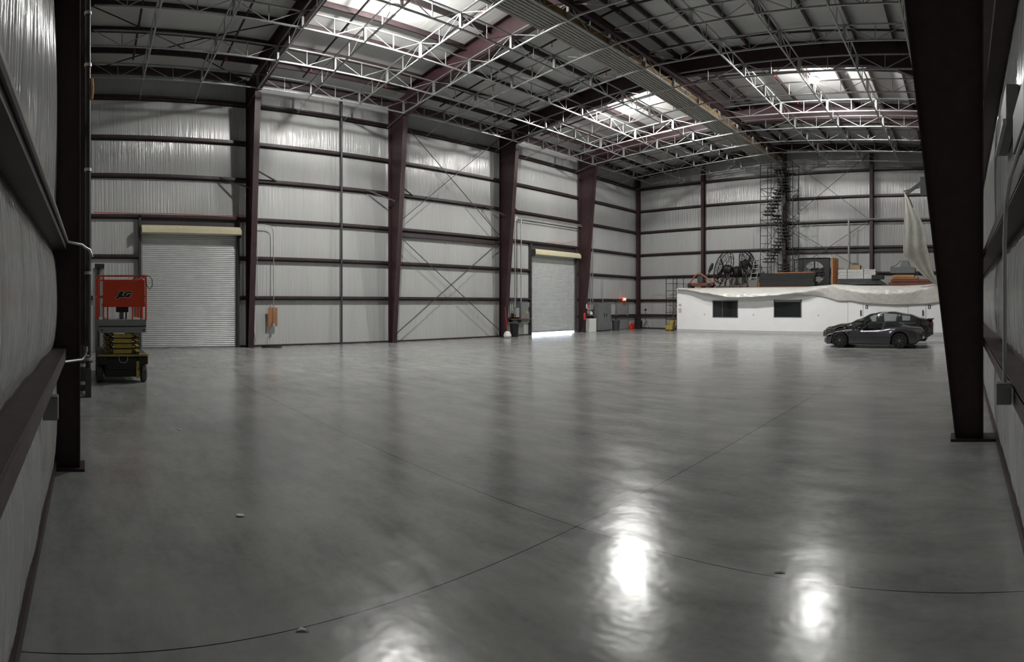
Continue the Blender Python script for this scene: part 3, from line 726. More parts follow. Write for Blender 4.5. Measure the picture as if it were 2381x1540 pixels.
for i in range(U + 1):
    pxx = 1575 + (2190 - 1575) * i / U
    zt_ = Bk(pxx, interp(tops, pxx), OY - .1).z; zf = Bk(pxx, interp(fold, pxx), OY - .1).z; zl = Bk(pxx, interp(low, pxx), OY - .1).z
    zt_ = max(zt_, OZ + .02)
    x = Bk(pxx, 700, OY - .1).x
    hang = max(0, min(1, (pxx - 1800) / 150.0)) ** 1.5                # right of the peak the sheet hangs straight down
    sag = max(0, zt_ - zf); p_ = min(.62, .16 + 1.1 * sag)
    for j in range(V + 1):
        v = j / V
        if v < .55:
            f_ = v / .55; z = zt_ + (zf - zt_) * f_; out = p_ * math.sin(f_ * PI / 2) ** .9
            out *= 1 - .35 * hang
        else:
            f_ = (v - .55) / .45; za = zf + .10 * f_ - .05 * math.sin(PI * f_); zh = zf + (zl - zf) * f_
            z = za + (zh - za) * hang; out = p_ * (math.cos(f_ * PI / 2)) * (1 - hang) + hang * p_ * .65 * (1 - f_ * .75)
        wr = (.022 * math.sin(i * 1.7 + j * .9) * math.exp(-((v - .35) / .2) ** 2) + .012 * math.sin(i * .9 - j * .8) + .015 * math.sin(i * .31)) * min(1, v * 6)
        y = OY - .04 - max(0, out + wr)
        vs.append((x, y if j else OY - .01, z))
for i in range(U):
    for j in range(V):
        a = i * (V + 1) + j; fs.append((a, a + 1, a + V + 2, a + V + 1))
o = MB().add(vs, fs).build('plastic_sheeting', 'plastic', smooth=True)
tag(o, 'white plastic sheeting draped in sagging folds along the top of the office', 'plastic sheet')
m = o.modifiers.new('t', 'SOLIDIFY'); m.thickness = .004
# hanging tarp and its bracket
tp = [((2103, 448), (2106, 450)), ((2103, 480), (2124, 482)), ((2102, 510), (2143, 512)), ((2101, 540), (2151, 535)), ((2100, 570), (2153, 566)), ((2099, 594), (2160, 588)), ((2114, 606), (2165, 612)),
      ((2132, 628), (2170, 632)), ((2155, 648), (2176, 650)), ((2172, 660), (2186, 664))]
vs = []; fs = []; cols = 14; rows = []
for k, (l, r_) in enumerate(tp):
    s = k / (len(tp) - 1); yy = 27.2 + 4.0 * s
    a = Bk(*l, yy); b = Bk(*r_, yy)
    for c in range(cols + 1):
        q = a.lerp(b, c / cols); q.y += .035 * math.sin(c * 1.1 + k * .3) * (.3 + s); vs.append(q)
for k in range(len(tp) - 1):
    for c in range(cols): a = k * (cols + 1) + c; fs.append((a, a + 1, a + cols + 2, a + cols + 1))
o = MB().add(vs, fs).build('hanging_tarp', 'tarp', smooth=True)
tag(o, 'cream plastic tarp hanging from a green bracket beside the big dark column', 'tarp')
sb = o.modifiers.new('s', 'SUBSURF'); sb.levels = 1; sb.render_levels = 2
m = o.modifiers.new('t', 'SOLIDIFY'); m.thickness = .004
t = thing('steel_bracket', 'dark green steel bracket arm holding up the cream tarp', 'bracket', (-1.5, 27.1, 7.2))
a = Bk(2101, 445, 27.1); b = Bk(2146, 434, 27.1)
MB().bar(a, (b.x, b.y, b.z), .06, .05).build('arm', 'greenblk', t)
MB().bar((a.x + .1, a.y, a.z - .15), (b.x, b.y, b.z + .25), .05, .16).build('arm', 'greenblk', t)
MB().box(b.x - .12, b.x + .5, 26.98, 27.22, b.z - .45, b.z + .45).build('mounting_box', 'greenblk', t)
MB().tube([a + Vector((.1, 0, -.1)), a + Vector((.3, 0, -.4)), a + Vector((.45, 0, -.8))], .03, 6).build('rope', 'rubber', t, True)

# ------------------------------------------------------------------ stair scaffold and small scaffold
def scaffold(name, lbl, pxs, y0, y1, z0, z1, rung=.48, flights=None):
    xs = [Bk(p, 700, y0).x for p in pxs]
    t = thing(name, lbl, 'scaffold', ((xs[0] + xs[-1]) / 2, (y0 + y1) / 2, z0))
    for x in xs:
        for y in (y0, y1): MB().tube([(x, y, z0), (x, y, z1)], .024, 7).build('post', 'black', t)
    g = MB(); z = z0 + .25; k = 0
    while z < z1:
        g.tube([(xs[0], y0, z), (xs[1], y0, z)], .017, 6)
        if k % 4 == 0:
            for y in (y0, y1): g.tube([(xs[0], y, z), (xs[-1], y, z)], .02, 6)
            for x in xs: g.tube([(x, y0, z), (x, y1, z)], .018, 6)
        if len(xs) > 2 and k % 1 == 0: g.tube([(xs[-2], y0, z), (xs[-1], y0, z)], .014, 6)
        z += rung; k += 1
    z = z0 + .25
    while z + 1.9 < z1:
        g.tube([(xs[0], y1, z), (xs[-1], y1, z + 1.9)], .014, 5); g.tube([(xs[0], y1, z + 1.9), (xs[-1], y1, z)], .014, 5)
        g.tube([(xs[0], y0, z), (xs[1], y0, z + .9)], .012, 5); g.tube([(xs[0], y0, z + 1.85), (xs[1], y0, z + .95)], .012, 5)
        z += 1.92
    g.tube([(xs[0], y0, z1), (xs[-1], y0, z1)], .018, 6).tube([(xs[0], y1, z1), (xs[-1], y1, z1)], .018, 6)
    g.build('ledgers', 'black', t)
    if flights:
        for (xa, za, xb, zb__, yy) in flights:
            s = MB(); n = 7
            for k in range(n + 1):
                f = k / n; x = xa + (xb - xa) * f; z = za + (zb__ - za) * f
                s.box(x - .30, x + .30, yy - .3, yy + .3, z - .025, z + .025)
            for e in (-.3, .3): s.bar((xa, yy + e, za), (xb, yy + e, zb__), .03, .06)
            s.build('stair_flight', 'black', t)
            rl = MB()
            rl.bar((xa, yy - .3, za + .85), (xb, yy - .3, zb__ + .85), .025)
            rl.build('handrail', 'black', t)
    return t
sy = 32.0
A = Bk(1783, 700, sy).x; Bx = Bk(1815, 700, sy).x
fl = [(Bx, 2.85, Bx - .1, 4.2, sy + .9), (A, 4.35, Bx - .05, 5.75, sy + .3), (Bx - .0, 5.8, A + .35, 7.25, sy + .9), (A, 7.25, Bx - .1, 8.7, sy + .3), (Bx, 8.75, A + .5, 10.1, sy + .9)]
scaffold('stair_scaffold', 'tall stair scaffold tower rising from the office roof to the catwalk', (1768, 1793, 1818, 1843), sy, sy + 1.3, OZ + .04, 10.35, flights=fl)
scaffold('scaffold_tower', 'small scaffold tower on the floor at the left end of the office', (1549, 1573.5), 32.35, 33.3, 0, 3.65)
# yellow mop bucket
p = Bk(1559, 766, 31.9); t = thing('mop_bucket', 'yellow mop bucket with wringer beside the small scaffold tower', 'mop bucket', (p.x, p.y, 0))
MB().prism([(p.x - .28, .08), (p.x + .2, .08), (p.x + .26, .36), (p.x - .3, .36)], 'y', p.y - .18, p.y + .18).build('bucket', 'yellow', t, bevel=.03)
MB().prism([(p.x - .1, .36), (p.x + .24, .36), (p.x + .3, .66), (p.x + .05, .70)], 'y', p.y - .14, p.y + .14).build('wringer', 'yellow', t, bevel=.03)
MB().tube([(p.x + .1, p.y, .6), (p.x + .3, p.y, 1.25)], .014, 6).build('handle', 'wood', t)
for sx in (-.22, .16):
    for s2 in (-.13, .13): MB().lathe([(.01, -.015), (.04, -.015), (.04, .015), (.01, .015)], (p.x + sx, p.y + s2, .042), 'y', 10).build('caster', 'rubber', t)

# ------------------------------------------------------------------ goods stored on the office roof
RZ = OZ + .04
def span(pa, pb_, y): return Bk(pa, 700, y).x, Bk(pb_, 700, y).x
# orange cart
a, b = span(1600, 1660, 32.0)
t = thing('orange_hoist', 'orange wheeled hoist with a black seat, at the left end of the office roof', 'hoist', ((a + b) / 2, 32, RZ))
MB().box(a, b, 31.85, 32.25, RZ + .1, RZ + .32).build('chassis', 'rust', t, bevel=.04)
for xx in (a + .2, b - .25):
    for yy in (31.82, 32.28): MB().lathe([(.02, -.05), (.14, -.05), (.14, .05), (.02, .05)], (xx, yy, RZ + .14), 'y', 14).build('wheel', 'rubber', t)
mid = (a + b) / 2 - .1
MB().tube([(a + .1, 32.0, RZ + .3), (mid - .25, 32, RZ + .85), (mid, 32, RZ + .95), (mid + .35, 32, RZ + .75), (b - .05, 32, RZ + .3)], .05, 8).build('boom_frame', 'ply', t, True)
MB().box(mid - .1, mid + .3, 31.85, 32.15, RZ + .32, RZ + .75).build('engine', 'dgrey', t, bevel=.05)
MB().tube([(mid + .35, 32, RZ + .5), (b - .18, 32, RZ + 1.15)], .04, 8).build('seat_post', 'dgrey', t)
MB().tube([(b - .36, 32, RZ + 1.0), (b - .2, 32, RZ + 1.25), (b - .08, 32, RZ + 1.55)], [.06, .12, .07], 10).build('seat', 'black', t, True)
MB().tube([(b - .02, 32, RZ + .9), (b + .1, 31.9, RZ + .25), (b + .2, 31.85, RZ + .1)], .035, 6).build('tow_bar', 'rust', t, True)
# caged fans
def fan(c, R, nrm, lbl, dense=False):
    c = Vector(c); t = thing('drum_fan', lbl, 'large fan', (c.x, c.y, RZ))
    q = Vector((0, 0, 1)).rotation_difference(Vector(nrm).normalized()); mt = Matrix.Translation(c) @ q.to_matrix().to_4x4()
    g = MB(); w_ = .014
    for rr, h in ((R, -.1), (R, .1), (R * .92, .2), (R * .7, .28), (R * .42, .32), (.12, .33), (R * .8, -.22), (R * .5, -.28)):
        g.tube([(rr * math.cos(s), rr * math.sin(s), h) for s in [2 * PI * k / 28 for k in range(28)]], w_ * (1.6 if abs(rr - R) < .01 else 1), 5, True)
    nsp = 26 if dense else 14
    for k in range(nsp):
        s = 2 * PI * k / nsp; cs, sn = math.cos(s), math.sin(s)
        g.tube([(.1 * cs, .1 * sn, .33), (R * .45 * cs, R * .45 * sn, .32), (R * .8 * cs, R * .8 * sn, .25), (R * cs, R * sn, .1), (R * cs, R * sn, -.1), (R * .6 * cs, R * .6 * sn, -.27)], w_ * .8, 4)
    g.xform(mt).build('cage', 'black', t)
    g = MB().lathe([(.03, -.55), (.22, -.52), (.26, -.45), (.26, -.05), (.15, .0), (.1, .1), (.02, .12)], n=14).xform(mt); g.build('motor', 'black', t, True)
    g = MB()
    for k in range(4):
        s = PI / 2 * k + .6
        bl = MB().add([(.1, -.10, -.03), (R * .9, -.16, -.02), (R * .93, .1, .10), (.1, .08, .05), (.1, -.10, -.01), (R * .9, -.16, 0), (R * .93, .1, .12), (.1, .08, .07)],
                      [(0, 1, 2, 3), (7, 6, 5, 4), (0, 4, 5, 1), (1, 5, 6, 2), (2, 6, 7, 3), (3, 7, 4, 0)]).xform(Matrix.Rotation(s, 4, 'Z'))
        g.merge(bl)
    g.xform(mt).build('blades', 'black', t)
    s = MB(); s.tube([c + q @ Vector((0, 0, -.3)), (c.x, c.y + .1, RZ + .1)], .06, 8)
    s.box(c.x - .45, c.x + .45, c.y - .25, c.y + .35, RZ, RZ + .1)
    s.tube([(c.x - .4, c.y + .1, RZ + .08), c + q @ Vector((0, 0, -.25))], .035, 6); s.tube([(c.x + .4, c.y + .1, RZ + .08), c + q @ Vector((0, 0, -.25))], .035, 6)
    s.build('stand', 'dgrey', t)
    return t
p = Bk(1684, 623, 32.3); fan((p.x, p.y, p.z), 1.04, (-.90, .02, .30), 'big caged fan with open wire guard, left one on the office roof')
p = Bk(1738, 611, 32.6); fan((p.x, p.y, p.z), .76, (.93, -.15, .28), 'big dense caged fan facing right, beside the open wire fan', True)
p = Bk(1712, 628, 32.7)
tag(MB().lathe([(.05, -.45), (.3, -.42), (.36, -.2), (.34, .25), (.2, .42), (.05, .45)], (p.x, 32.9, p.z - .1), 'x', 16).xform(Matrix.Translation((p.x, 0, 0)) @ Matrix.Diagonal((.55, 1, 1, 1)) @ Matrix.Translation((-p.x, 0, 0))).build('fan_motor_unit', 'black', smooth=True), 'dark bulky motor unit between the two caged fans', 'motor')
a, b = span(1700, 1739, 31.9)
t = thing('pallet', 'flat pale pallet under the caged fans on the office roof', 'pallet', ((a + b) / 2, 31.9, RZ))
MB().box(a, b, 31.7, 32.15, RZ + .06, RZ + .10).build('deck', 'concd', t)
for xx in (a + .1, (a + b) / 2, b - .1): MB().box(xx - .05, xx + .05, 31.7, 32.15, RZ, RZ + .06).build('runner', 'rust', t)
a, b = span(1741, 1764, 31.9)
t = thing('storage_tote', 'grey plastic storage tote right of the caged fans', 'tote', ((a + b) / 2, 31.95, RZ))
MB().prism([(a + .04, RZ), (b - .04, RZ), (b, RZ + .40), (a, RZ + .40)], 'y', 31.75, 32.15).build('tote_body', 'concd', t, bevel=.02)
MB().box(a - .02, b + .02, 31.73, 32.17, RZ + .40, RZ + .44).build('lid', 'mgrey', t, bevel=.01)
t = thing('stepladder', 'bright aluminium stepladder leaning behind the grey tote', 'stepladder', (a, 32.4, RZ))
q0 = Bk(1747, 664, 32.3); q1 = Bk(1760, 604, 32.5)
for e in (-.2, .2): MB().bar((q0.x + e, 32.3, RZ), (q1.x + e, 32.6, q1.z), .07, .03).build('rail', 'alum', t)
for k in range(5):
    f = (k + 1) / 6; xx = q0.x + (q1.x - q0.x) * f; MB().box(xx - .2, xx + .2, 32.3 + .3 * f - .04, 32.3 + .3 * f + .04, RZ + (q1.z - RZ) * f, RZ + (q1.z - RZ) * f + .03).build('step', 'alum', t)
MB().box(q1.x - .55, q1.x + .1, 32.58, 32.62, q1.z - .08, q1.z - .03).build('brace', 'dgrey', t)
# black mat stack (each sheet its own)
a, b = span(1770, 1898, 31.9); n = 13
src = MB().box(0, b - a, 0, .38, 0, .055).build('black_mat', 'black', bevel=.006)
src.location = (a, 31.57, RZ)
tag(src, 'thick black mat, lowest of the wide stack in the middle of the office roof', 'mat', 'stacked black mats')
for k in range(1, n):
    o = src.copy(); C.objects.link(o); o.location = (a + random.uniform(-.06, .06), 31.57 + random.uniform(-.02, .02), RZ + k * .062)
    o['label'] = ('thick black mat, topmost of the wide stack on the office roof' if k == n - 1 else f'thick black mat, {ORD[k]} from the bottom of the wide stack on the office roof')
a2, b2 = span(1800, 1896, 31.9)
tag(MB().box(a2, b2, 31.58, 31.72, RZ + n * .062, RZ + n * .062 + .05).build('timber_plank', 'ply', bevel=.004), 'thin orange plank lying on top of the black mat stack', 'plank')
a3, b3 = span(1766, 1771, 31.9)
tag(MB().box(a3 - .05, b3, 31.75, 32.0, RZ, RZ + .42).build('timber_block', 'ply', bevel=.01), 'upright orange timber block at the left end of the black mat stack', 'timber block')
# square fan housing
a, b = span(1857, 1928, 32.8); zt_ = Bk(1890, 600, 32.8).z
t = thing('box_fan', 'large square black fan housing with a round opening and spokes on the office roof', 'large fan', ((a + b) / 2, 32.9, RZ))
c0 = ((a + b) / 2, (RZ + zt_) / 2 - .02); R = .80; n = 40; vs = []; fs = []
hw, hh = (b - a) / 2, (zt_ - RZ) / 2
for yv in (32.8, 32.86):
    for k in range(n):
        s = 2 * PI * k / n; cs, sn = math.cos(s), math.sin(s); m_ = max(abs(cs) / hw, abs(sn) / hh)
        vs.append((c0[0] + R * .88 * cs, yv, c0[1] + R * .88 * sn)); vs.append((c0[0] + cs / m_, yv, (RZ + zt_) / 2 + sn / m_))
for k in range(n):
    j = (k + 1) % n
    fs += [(2 * k, 2 * k + 1, 2 * j + 1, 2 * j), (2 * n + 2 * k, 2 * n + 2 * j, 2 * n + 2 * j + 1, 2 * n + 2 * k + 1), (2 * k, 2 * j, 2 * n + 2 * j, 2 * n + 2 * k), (2 * k + 1, 2 * n + 2 * k + 1, 2 * n + 2 * j + 1, 2 * j + 1)]
MB().add(vs, fs).build('front_panel', 'black', t)
MB().box(a, b, 32.8, 33.1, zt_ - .05, zt_).box(a, a + .05, 32.86, 33.1, RZ, zt_).box(b - .05, b, 32.86, 33.1, RZ, zt_).build('housing', 'black', t)
g = MB()
for k in range(6):
    s = PI / 3 * k + .52; g.bar((c0[0], 32.95, c0[1]), (c0[0] + R * math.cos(s), 32.95, c0[1] + R * math.sin(s)), .05, .17 if k % 2 else .08, up=(0, 1, 0))
g.build('blades', 'black', t)
MB().lathe([(.02, -.1), (.16, -.1), (.16, .15), (.02, .15)], (c0[0], 32.95, c0[1]), 'y', 16).build('hub', 'black', t)
g = MB().box(a - .32, a - .26, 32.8, 32.88, RZ, zt_ - .08).box(a - .32, a, 32.8, 32.88, zt_ - .12, zt_ - .06).box(b + .12, b + .18, 32.8, 32.88, RZ, zt_ - .05).box(b, b + .18, 32.8, 32.88, zt_ - .12, zt_ - .06).box(a - .32, b + .18, 32.86, 32.9, c0[1] - .12, c0[1] - .06)
g.build('support_frame', 'black', t)
# plywood sheet on edge, curved foot
p0 = Bk(1936, 600, 32.0); p1_ = Bk(1948, 604, 32.6)
t = thing('plywood_crate_side', 'upright orange timber-framed plywood sheet dividing the goods on the office roof', 'plywood sheet', (p0.x, 32, RZ))
MB().add([(p0.x, 31.7, RZ), (p0.x + .03, 31.7, RZ), (p0.x + .20, 32.5, RZ), (p0.x + .17, 32.5, RZ), (p0.x, 31.7, p0.z), (p0.x + .03, 31.7, p0.z), (p0.x + .20, 32.5, p0.z), (p0.x + .17, 32.5, p0.z)],
         [(0, 1, 2, 3), (4, 7, 6, 5), (0, 4, 5, 1), (1, 5, 6, 2), (2, 6, 7, 3), (3, 7, 4, 0)]).build('sheet', 'wood', t)
for k in range(4):
    f = k / 3; x = p0.x + .03 + .15 * f; y = 31.72 + .75 * f
    MB().box(x, x + .06, y - .02, y + .04, RZ, p0.z - .03).build('stud', 'ply', t)
# aluminium channels bundle
a, b = span(1951, 2037, 31.95); z0 = Bk(2000, 649, 31.95).z; n = 6
src = None
for k in range(n):
    dz = (Bk(2000, 627, 31.95).z - z0) / n
    g = MB().box(0, b - a, 0, .5, 0, dz * .86).build('aluminium_channel', 'alum', bevel=.008) if src is None else src.copy()
    if src is not None: C.objects.link(g)
    else: src = g
    g.location = (a + random.uniform(-.02, .03), 31.7, z0 + k * dz)
    tag(g, f'long bright aluminium section, {"lowest" if k == 0 else "topmost" if k == n - 1 else ORD[k] + " up"} in the strapped bundle on the office roof', 'metal section', 'strapped aluminium sections')
zt2 = Bk(2000, 627, 31.95).z
for k, pxx in enumerate((1970, 2008)):
    x = Bk(pxx, 640, 31.7).x
    tag(MB().box(x - .015, x + .015, 31.685, 31.698, z0, zt2 + .01).box(x - .015, x + .015, 31.685, 32.2, zt2 + .0, zt2 + .008).build('strap', 'black'), ('left' if k == 0 else 'right') + ' black strap around the aluminium bundle', 'strap')
a2, b2 = span(1979, 2001, 31.95)
t = thing('cardboard_box', 'open brown cardboard box on top of the aluminium bundle', 'box', ((a2 + b2) / 2, 31.95, zt2))
MB().box(a2, b2, 31.75, 32.15, zt2 + .01, zt2 + .26).build('box_body', 'card', t)
MB().prism([(a2 + .05, zt2 + .26), (b2 - .05, zt2 + .26), (b2 - .2, zt2 + .36), (a2 + .2, zt2 + .40)], 'y', 31.8, 32.1).build('contents', 'dgrey', t)
MB().bar((b2, 31.95, zt2 + .25), (b2 + .12, 31.95, zt2 + .12), .3, .01).build('flap', 'card', t)
# dark boards pile under and right
for k in range(5):
    a, b = span(1944 + 3 * k, 2064 - 5 * k, 31.85); zz = RZ + k * .085
    if zz + .075 > z0: break
    tag(MB().box(a, b, 31.65 + .02 * k, 32.3, zz, zz + .07).build('dark_board', 'dgrey', bevel=.006), f'long dark board, {"lowest" if k == 0 else ORD[k] + " up"} under the aluminium bundle', 'board', 'dark boards under the aluminium bundle')
a, b = span(2028, 2056, 31.85)
tag(MB().box(a, b, 31.6, 31.95, Bk(2040, 650, 31.85).z, Bk(2040, 640, 31.85).z).build('black_case', 'black', bevel=.015), 'flat black case at the right end of the aluminium bundle', 'case')
t = thing('pipe_bundle', 'loose bundle of dark pipes in front of the aluminium bundle', 'pipe bundle', (-5.8, 31.6, RZ))
for k in range(5):
    q = Bk(1950 + 10 * k, 660, 31.58); MB().tube([(q.x, 31.56 + .012 * k, RZ + .05 + .05 * (k % 3)), (q.x + 1.4, 31.58, RZ + .12 + .04 * (k % 2))], .022, 6).build('pipe', 'dgrey', t)
# right pile
for k, (pa, pb_, za, zb2, m_, nm, lb, ct) in enumerate((
        (2067, 2172, 664, 657, 'rust', 'wooden_board', 'wide red-brown board, lowest of the right pile on the office roof', 'board'),
        (2072, 2165, 656, 650, 'rust', 'wooden_board', 'red-brown board, second up in the right pile on the office roof', 'board'),
        (2076, 2135, 649.5, 645, 'ply', 'wooden_board', 'dull orange board in the right pile under the bright orange one', 'board'),
        (2078, 2126, 644.5, 640, 'wood', 'wooden_board', 'bright yellow-orange board in the right pile', 'board'),
        (2084, 2136, 639, 636, 'black', 'black_sheet', 'thin black sheet under the grey case in the right pile', 'sheet'))):
    a, b = span(pa, pb_, 32.0)
    tag(MB().box(a, b, 31.75, 32.4, max(RZ, Bk(2110, za, 32.0).z), Bk(2110, zb2, 32.0).z).build(nm, m_, bevel=.006), lb, ct, 'right pile on the office roof')
a, b = span(2072, 2128, 32.0); z0 = Bk(2110, 636, 32.0).z; z1 = Bk(2110, 622, 32.0).z; z2 = Bk(2110, 606, 32.0).z
t = thing('equipment_case', 'large grey plastic case with a stepped lid topping the right pile', 'case', ((a + b) / 2, 32, z0))
MB().prism([(a, z0), (b, z0), (b + .05, z1), (a - .02, z1)], 'y', 31.7, 32.3).build('case_body', 'concd', t, bevel=.02)
MB().prism([(a + .55, z1), (b - .25, z1), (b - .4, z2), (a + .65, z2)], 'y', 31.75, 32.25).build('case_top', 'mgrey', t, bevel=.02)
MB().tube([(a + .62, 31.72, z2), (a + .35, 31.72, z1 + .12), (a + .02, 31.72, z1)], .018, 6).build('cable', 'black', t, True)
# pale pipe on the back wall
t = thing('conduit', 'pale horizontal pipe along the back wall with one drop behind the aluminium bundle', 'conduit', (-6, 33.6, 3))
q = Bk(1975, 512, 33.6)
MB().tube([(Bk(1846, 514, 33.4).x, 33.40, q.z), (-.8, 33.40, q.z)], .05, 8).build('pipe_run', 'cond', t, True)
MB().tube([(q.x, 33.4, q.z), (q.x, 33.4, RZ)], .06, 8).build('drop_pipe', 'cond', t, True)

# ------------------------------------------------------------------ scissor lift
def lift():
    O = Vector((-12.55, .875, 0)); Wd = 1.15; Ln = 2.45
    t = thing('scissor_lift', 'orange and yellow scissor lift with folded platform in front of the closed roller door', 'scissor lift', O)
    X = lambda x: O.x + x          # x = 0 front face, negative = away
    Y = lambda y: O.y + y          # y from -.575 to .575
    def bx(x0, x1, y0, y1, z0, z1): return MB().box(X(x0), X(x1), Y(y0), Y(y1), z0, z1)
    h = Wd / 2
    # chassis
    bx(-Ln, -.05, -h + .17, h - .17, .14, .60).build('chassis', 'black', t, bevel=.02)
    bx(-.32, -.02, -.36, .36, .30, .56).build('tray', 'black', t, bevel=.02)
    bx(-.04, .0, -.56, .58, .61, .65).build('base_deck', 'yellow', t)
    MB().box(X(-Ln), X(-.04), Y(-h), Y(-h + .2), .60, .64).box(X(-Ln), X(-.04), Y(h - .2), Y(h), .60, .64).build('side_deck', 'dgrey', t)
    bx(-.10, 0.02, h - .22, h - .0, .61, .665).build('step', 'yellow', t, bevel=.01)
    bx(-.05, .01, h - .27, h - .20, .12, .5).build('side_plate', 'yellow', t)
    MB().tube([(X(.02), Y(-.09), .60), (X(.04), Y(-.08), .52), (X(.04), Y(-.04), .475), (X(.04), Y(.06), .475), (X(.04), Y(.10), .52), (X(.02), Y(.11), .60)], .011, 8).build('tow_loop', 'lgrey', t, True)
    for x in (-.30, -Ln + .35):
        for s in (-1, 1):
            wgeo = MB().lathe([(.06, -.065), (.185, -.065), (.205, -.045), (.205, .045), (.185, .065), (.06, .065)], (X(x), Y(s * (h - .075)), .205), 'y', 26)
            wh = wgeo.build('wheel', 'greyrubber', t, True)
            MB().lathe([(.01, -.07), (.11, -.07), (.11, .07), (.01, .07)], (X(x), Y(s * (h - .075)), .205), 'y', 18).build('rim', 'lgrey', wh, True)
    for s in (-1, 1): bx(-.4, -.02, s * (h - .22) if s > 0 else -h, h if s > 0 else -(h - .22), .42, .60).build('wheel_guard', 'black', t, bevel=.02)
    bx(-1.8, -.5, -h - .0, -h + .12, .2, .58).build('battery_box', 'dgrey', t, bevel=.02)
    # folded scissor arms
    zs = [.70, .80, .90, 1.0]
    for k in range(8):
        z = .69 + k * .057
        y0 = .235 if k % 2 else .345
        for s in (-1, 1):
            a = MB(); yc = s * y0
            a.bar((X(-.02), Y(yc), z), (X(-Ln + .25), Y(yc), z + .02), .07, .052); a.build('scissor_arm', 'yellow', t)
            bx(-.018, -.014, yc - .026 if s > 0 else yc - .026, yc + .026, z - .019, z + .019).build('arm_end', 'black', t)
    for z in (.72, .84, .955, 1.07):
        MB().box(X(-.05), X(-.02), Y(-.20), Y(.20), z - .045, z + .045).build('cross_beam', 'yellow', t, bevel=.004)
    for z in (.78, .9, 1.02): MB().tube([(X(-.1), Y(-.40), z), (X(-.1), Y(.40), z)], .022, 10).build('pivot_pin', 'dgrey', t, True)
    # platform
    bx(-Ln, .02, -h + .03, h - .05, 1.14, 1.27).build('platform_base', 'lgrey', t, bevel=.01)
    for s in (-1, 1): MB().lathe([(.004, 0), (.02, 0), (.02, .01), (.004, .01)], (X(.015), Y(s * .47), 1.2), 'x', 12).build('bolt', 'black', t)
    bx(-Ln, .0, -h + .02, h - .04, 1.29, 1.44).build('platform_deck', 'lgrey', t, bevel=.01)
    bx(-.01, .006, -h + .02, h - .04, 1.275, 1.295).build('deck_seam', 'black', t)
    # guard rails
    R = lambda pts, r=.02: MB().tube([(X(a), Y(b), c) for a, b, c in pts], r, 8)
    pt = 2.42
    for z in (pt, 1.96, ):
        R([(0, -h + .02, z), (0, h - .05, z)]).build('top_rail' if z == pt else 'mid_rail', 'orange', t, True)
        for s in (-h + .02, h - .05): R([(0, s, z), (-Ln + .1, s, z)]).build('top_rail' if z == pt else 'mid_rail', 'orange', t, True)
        R([(-Ln + .1, -h + .02, z), (-Ln + .1, h - .05, z)]).build('top_rail' if z == pt else 'mid_rail', 'orange', t, True)
    for s in (-h + .02, h - .05):
        for x in (0, -.8, -1.6, -Ln + .1): R([(x, s, 1.42), (x, s, pt)]).build('rail_post', 'orange', t, True)
    for yv in (-h + .14, -.34, .22, .42): R([(.0, yv, 1.44), (.0, yv, 1.80 if yv > -.4 else pt)], .017).build('rail_post', 'orange', t, True)
    R([(.0, -h + .1, 1.77), (.0, h - .06, 1.77)], .02).build('mid_rail', 'orange', t, True)
    pn = bx(.012, .03, -.42, h - .08, 1.72, 2.33).build('front_panel', 'orange', t, bevel=.006)
    bx(.031, .036, -.42, h - .08, 1.80, 1.83).build('panel_fold', 'orange', t)
    # logo lettering
    lx = X(.032) - O.x
    text('JLG', .155, 'white', pn, (lx + .002, .015, 2.0), (PI / 2, 0, PI / 2), shear=.35, offset=.019, extrude=.001, name='logo_outline')
    text('JLG', .155, 'black', pn, (lx + .006, .015, 2.0), (PI / 2, 0, PI / 2), shear=.35, offset=.011, extrude=.001, name='logo_letters')
    bx(-.35, -.1, -.14, .14, 1.60, 1.82).build('control_box', 'black', t, bevel=.02)
    bx(-.3, -.26, .08, .11, 1.42, 1.62).build('control_post', 'black', t)
    bx(-.5, -.3, -.05, .04, 1.42, 1.6).build('platform_post', 'lgrey', t)
    MB().tube([(X(.05), Y(.22), 2.33), (X(.06), Y(.30), 2.41), (X(.06), Y(.42), 2.43), (X(.06), Y(.50), 2.35), (X(.06), Y(.54), 2.2), (X(.06), Y(.60), 2.12), (X(.06), Y(.66), 2.2), (X(.06), Y(.66), 2.33), (X(.06), Y(.60), 2.41), (X(.05), Y(.52), 2.42)], .009, 6).build('cable', 'rubber', t, True)
    MB().tube([(X(.03), Y(.37), .58), (X(.05), Y(.41), .45), (X(.04), Y(.35), .3)], .012, 6).build('hose', 'rubber', t, True)
    return t
lift()
# slim cabinet left behind the lift
t = thing('wall_panel_box', 'narrow dark-edged white panel leaning behind the left side of the scissor lift', 'panel', (-20.5, .55, 0))
MB().box(-20.6, -20.5, .33, .75, 0, 3.1).build('panel_face', 'lgrey', t); MB().box(-20.49, -20.44, .5, .58, 0, 3.15).build('edge_strip', 'black', t)
MB().box(-20.6, -20.4, .4, .75, 3.1, 3.25).build('top_box', 'black', t)

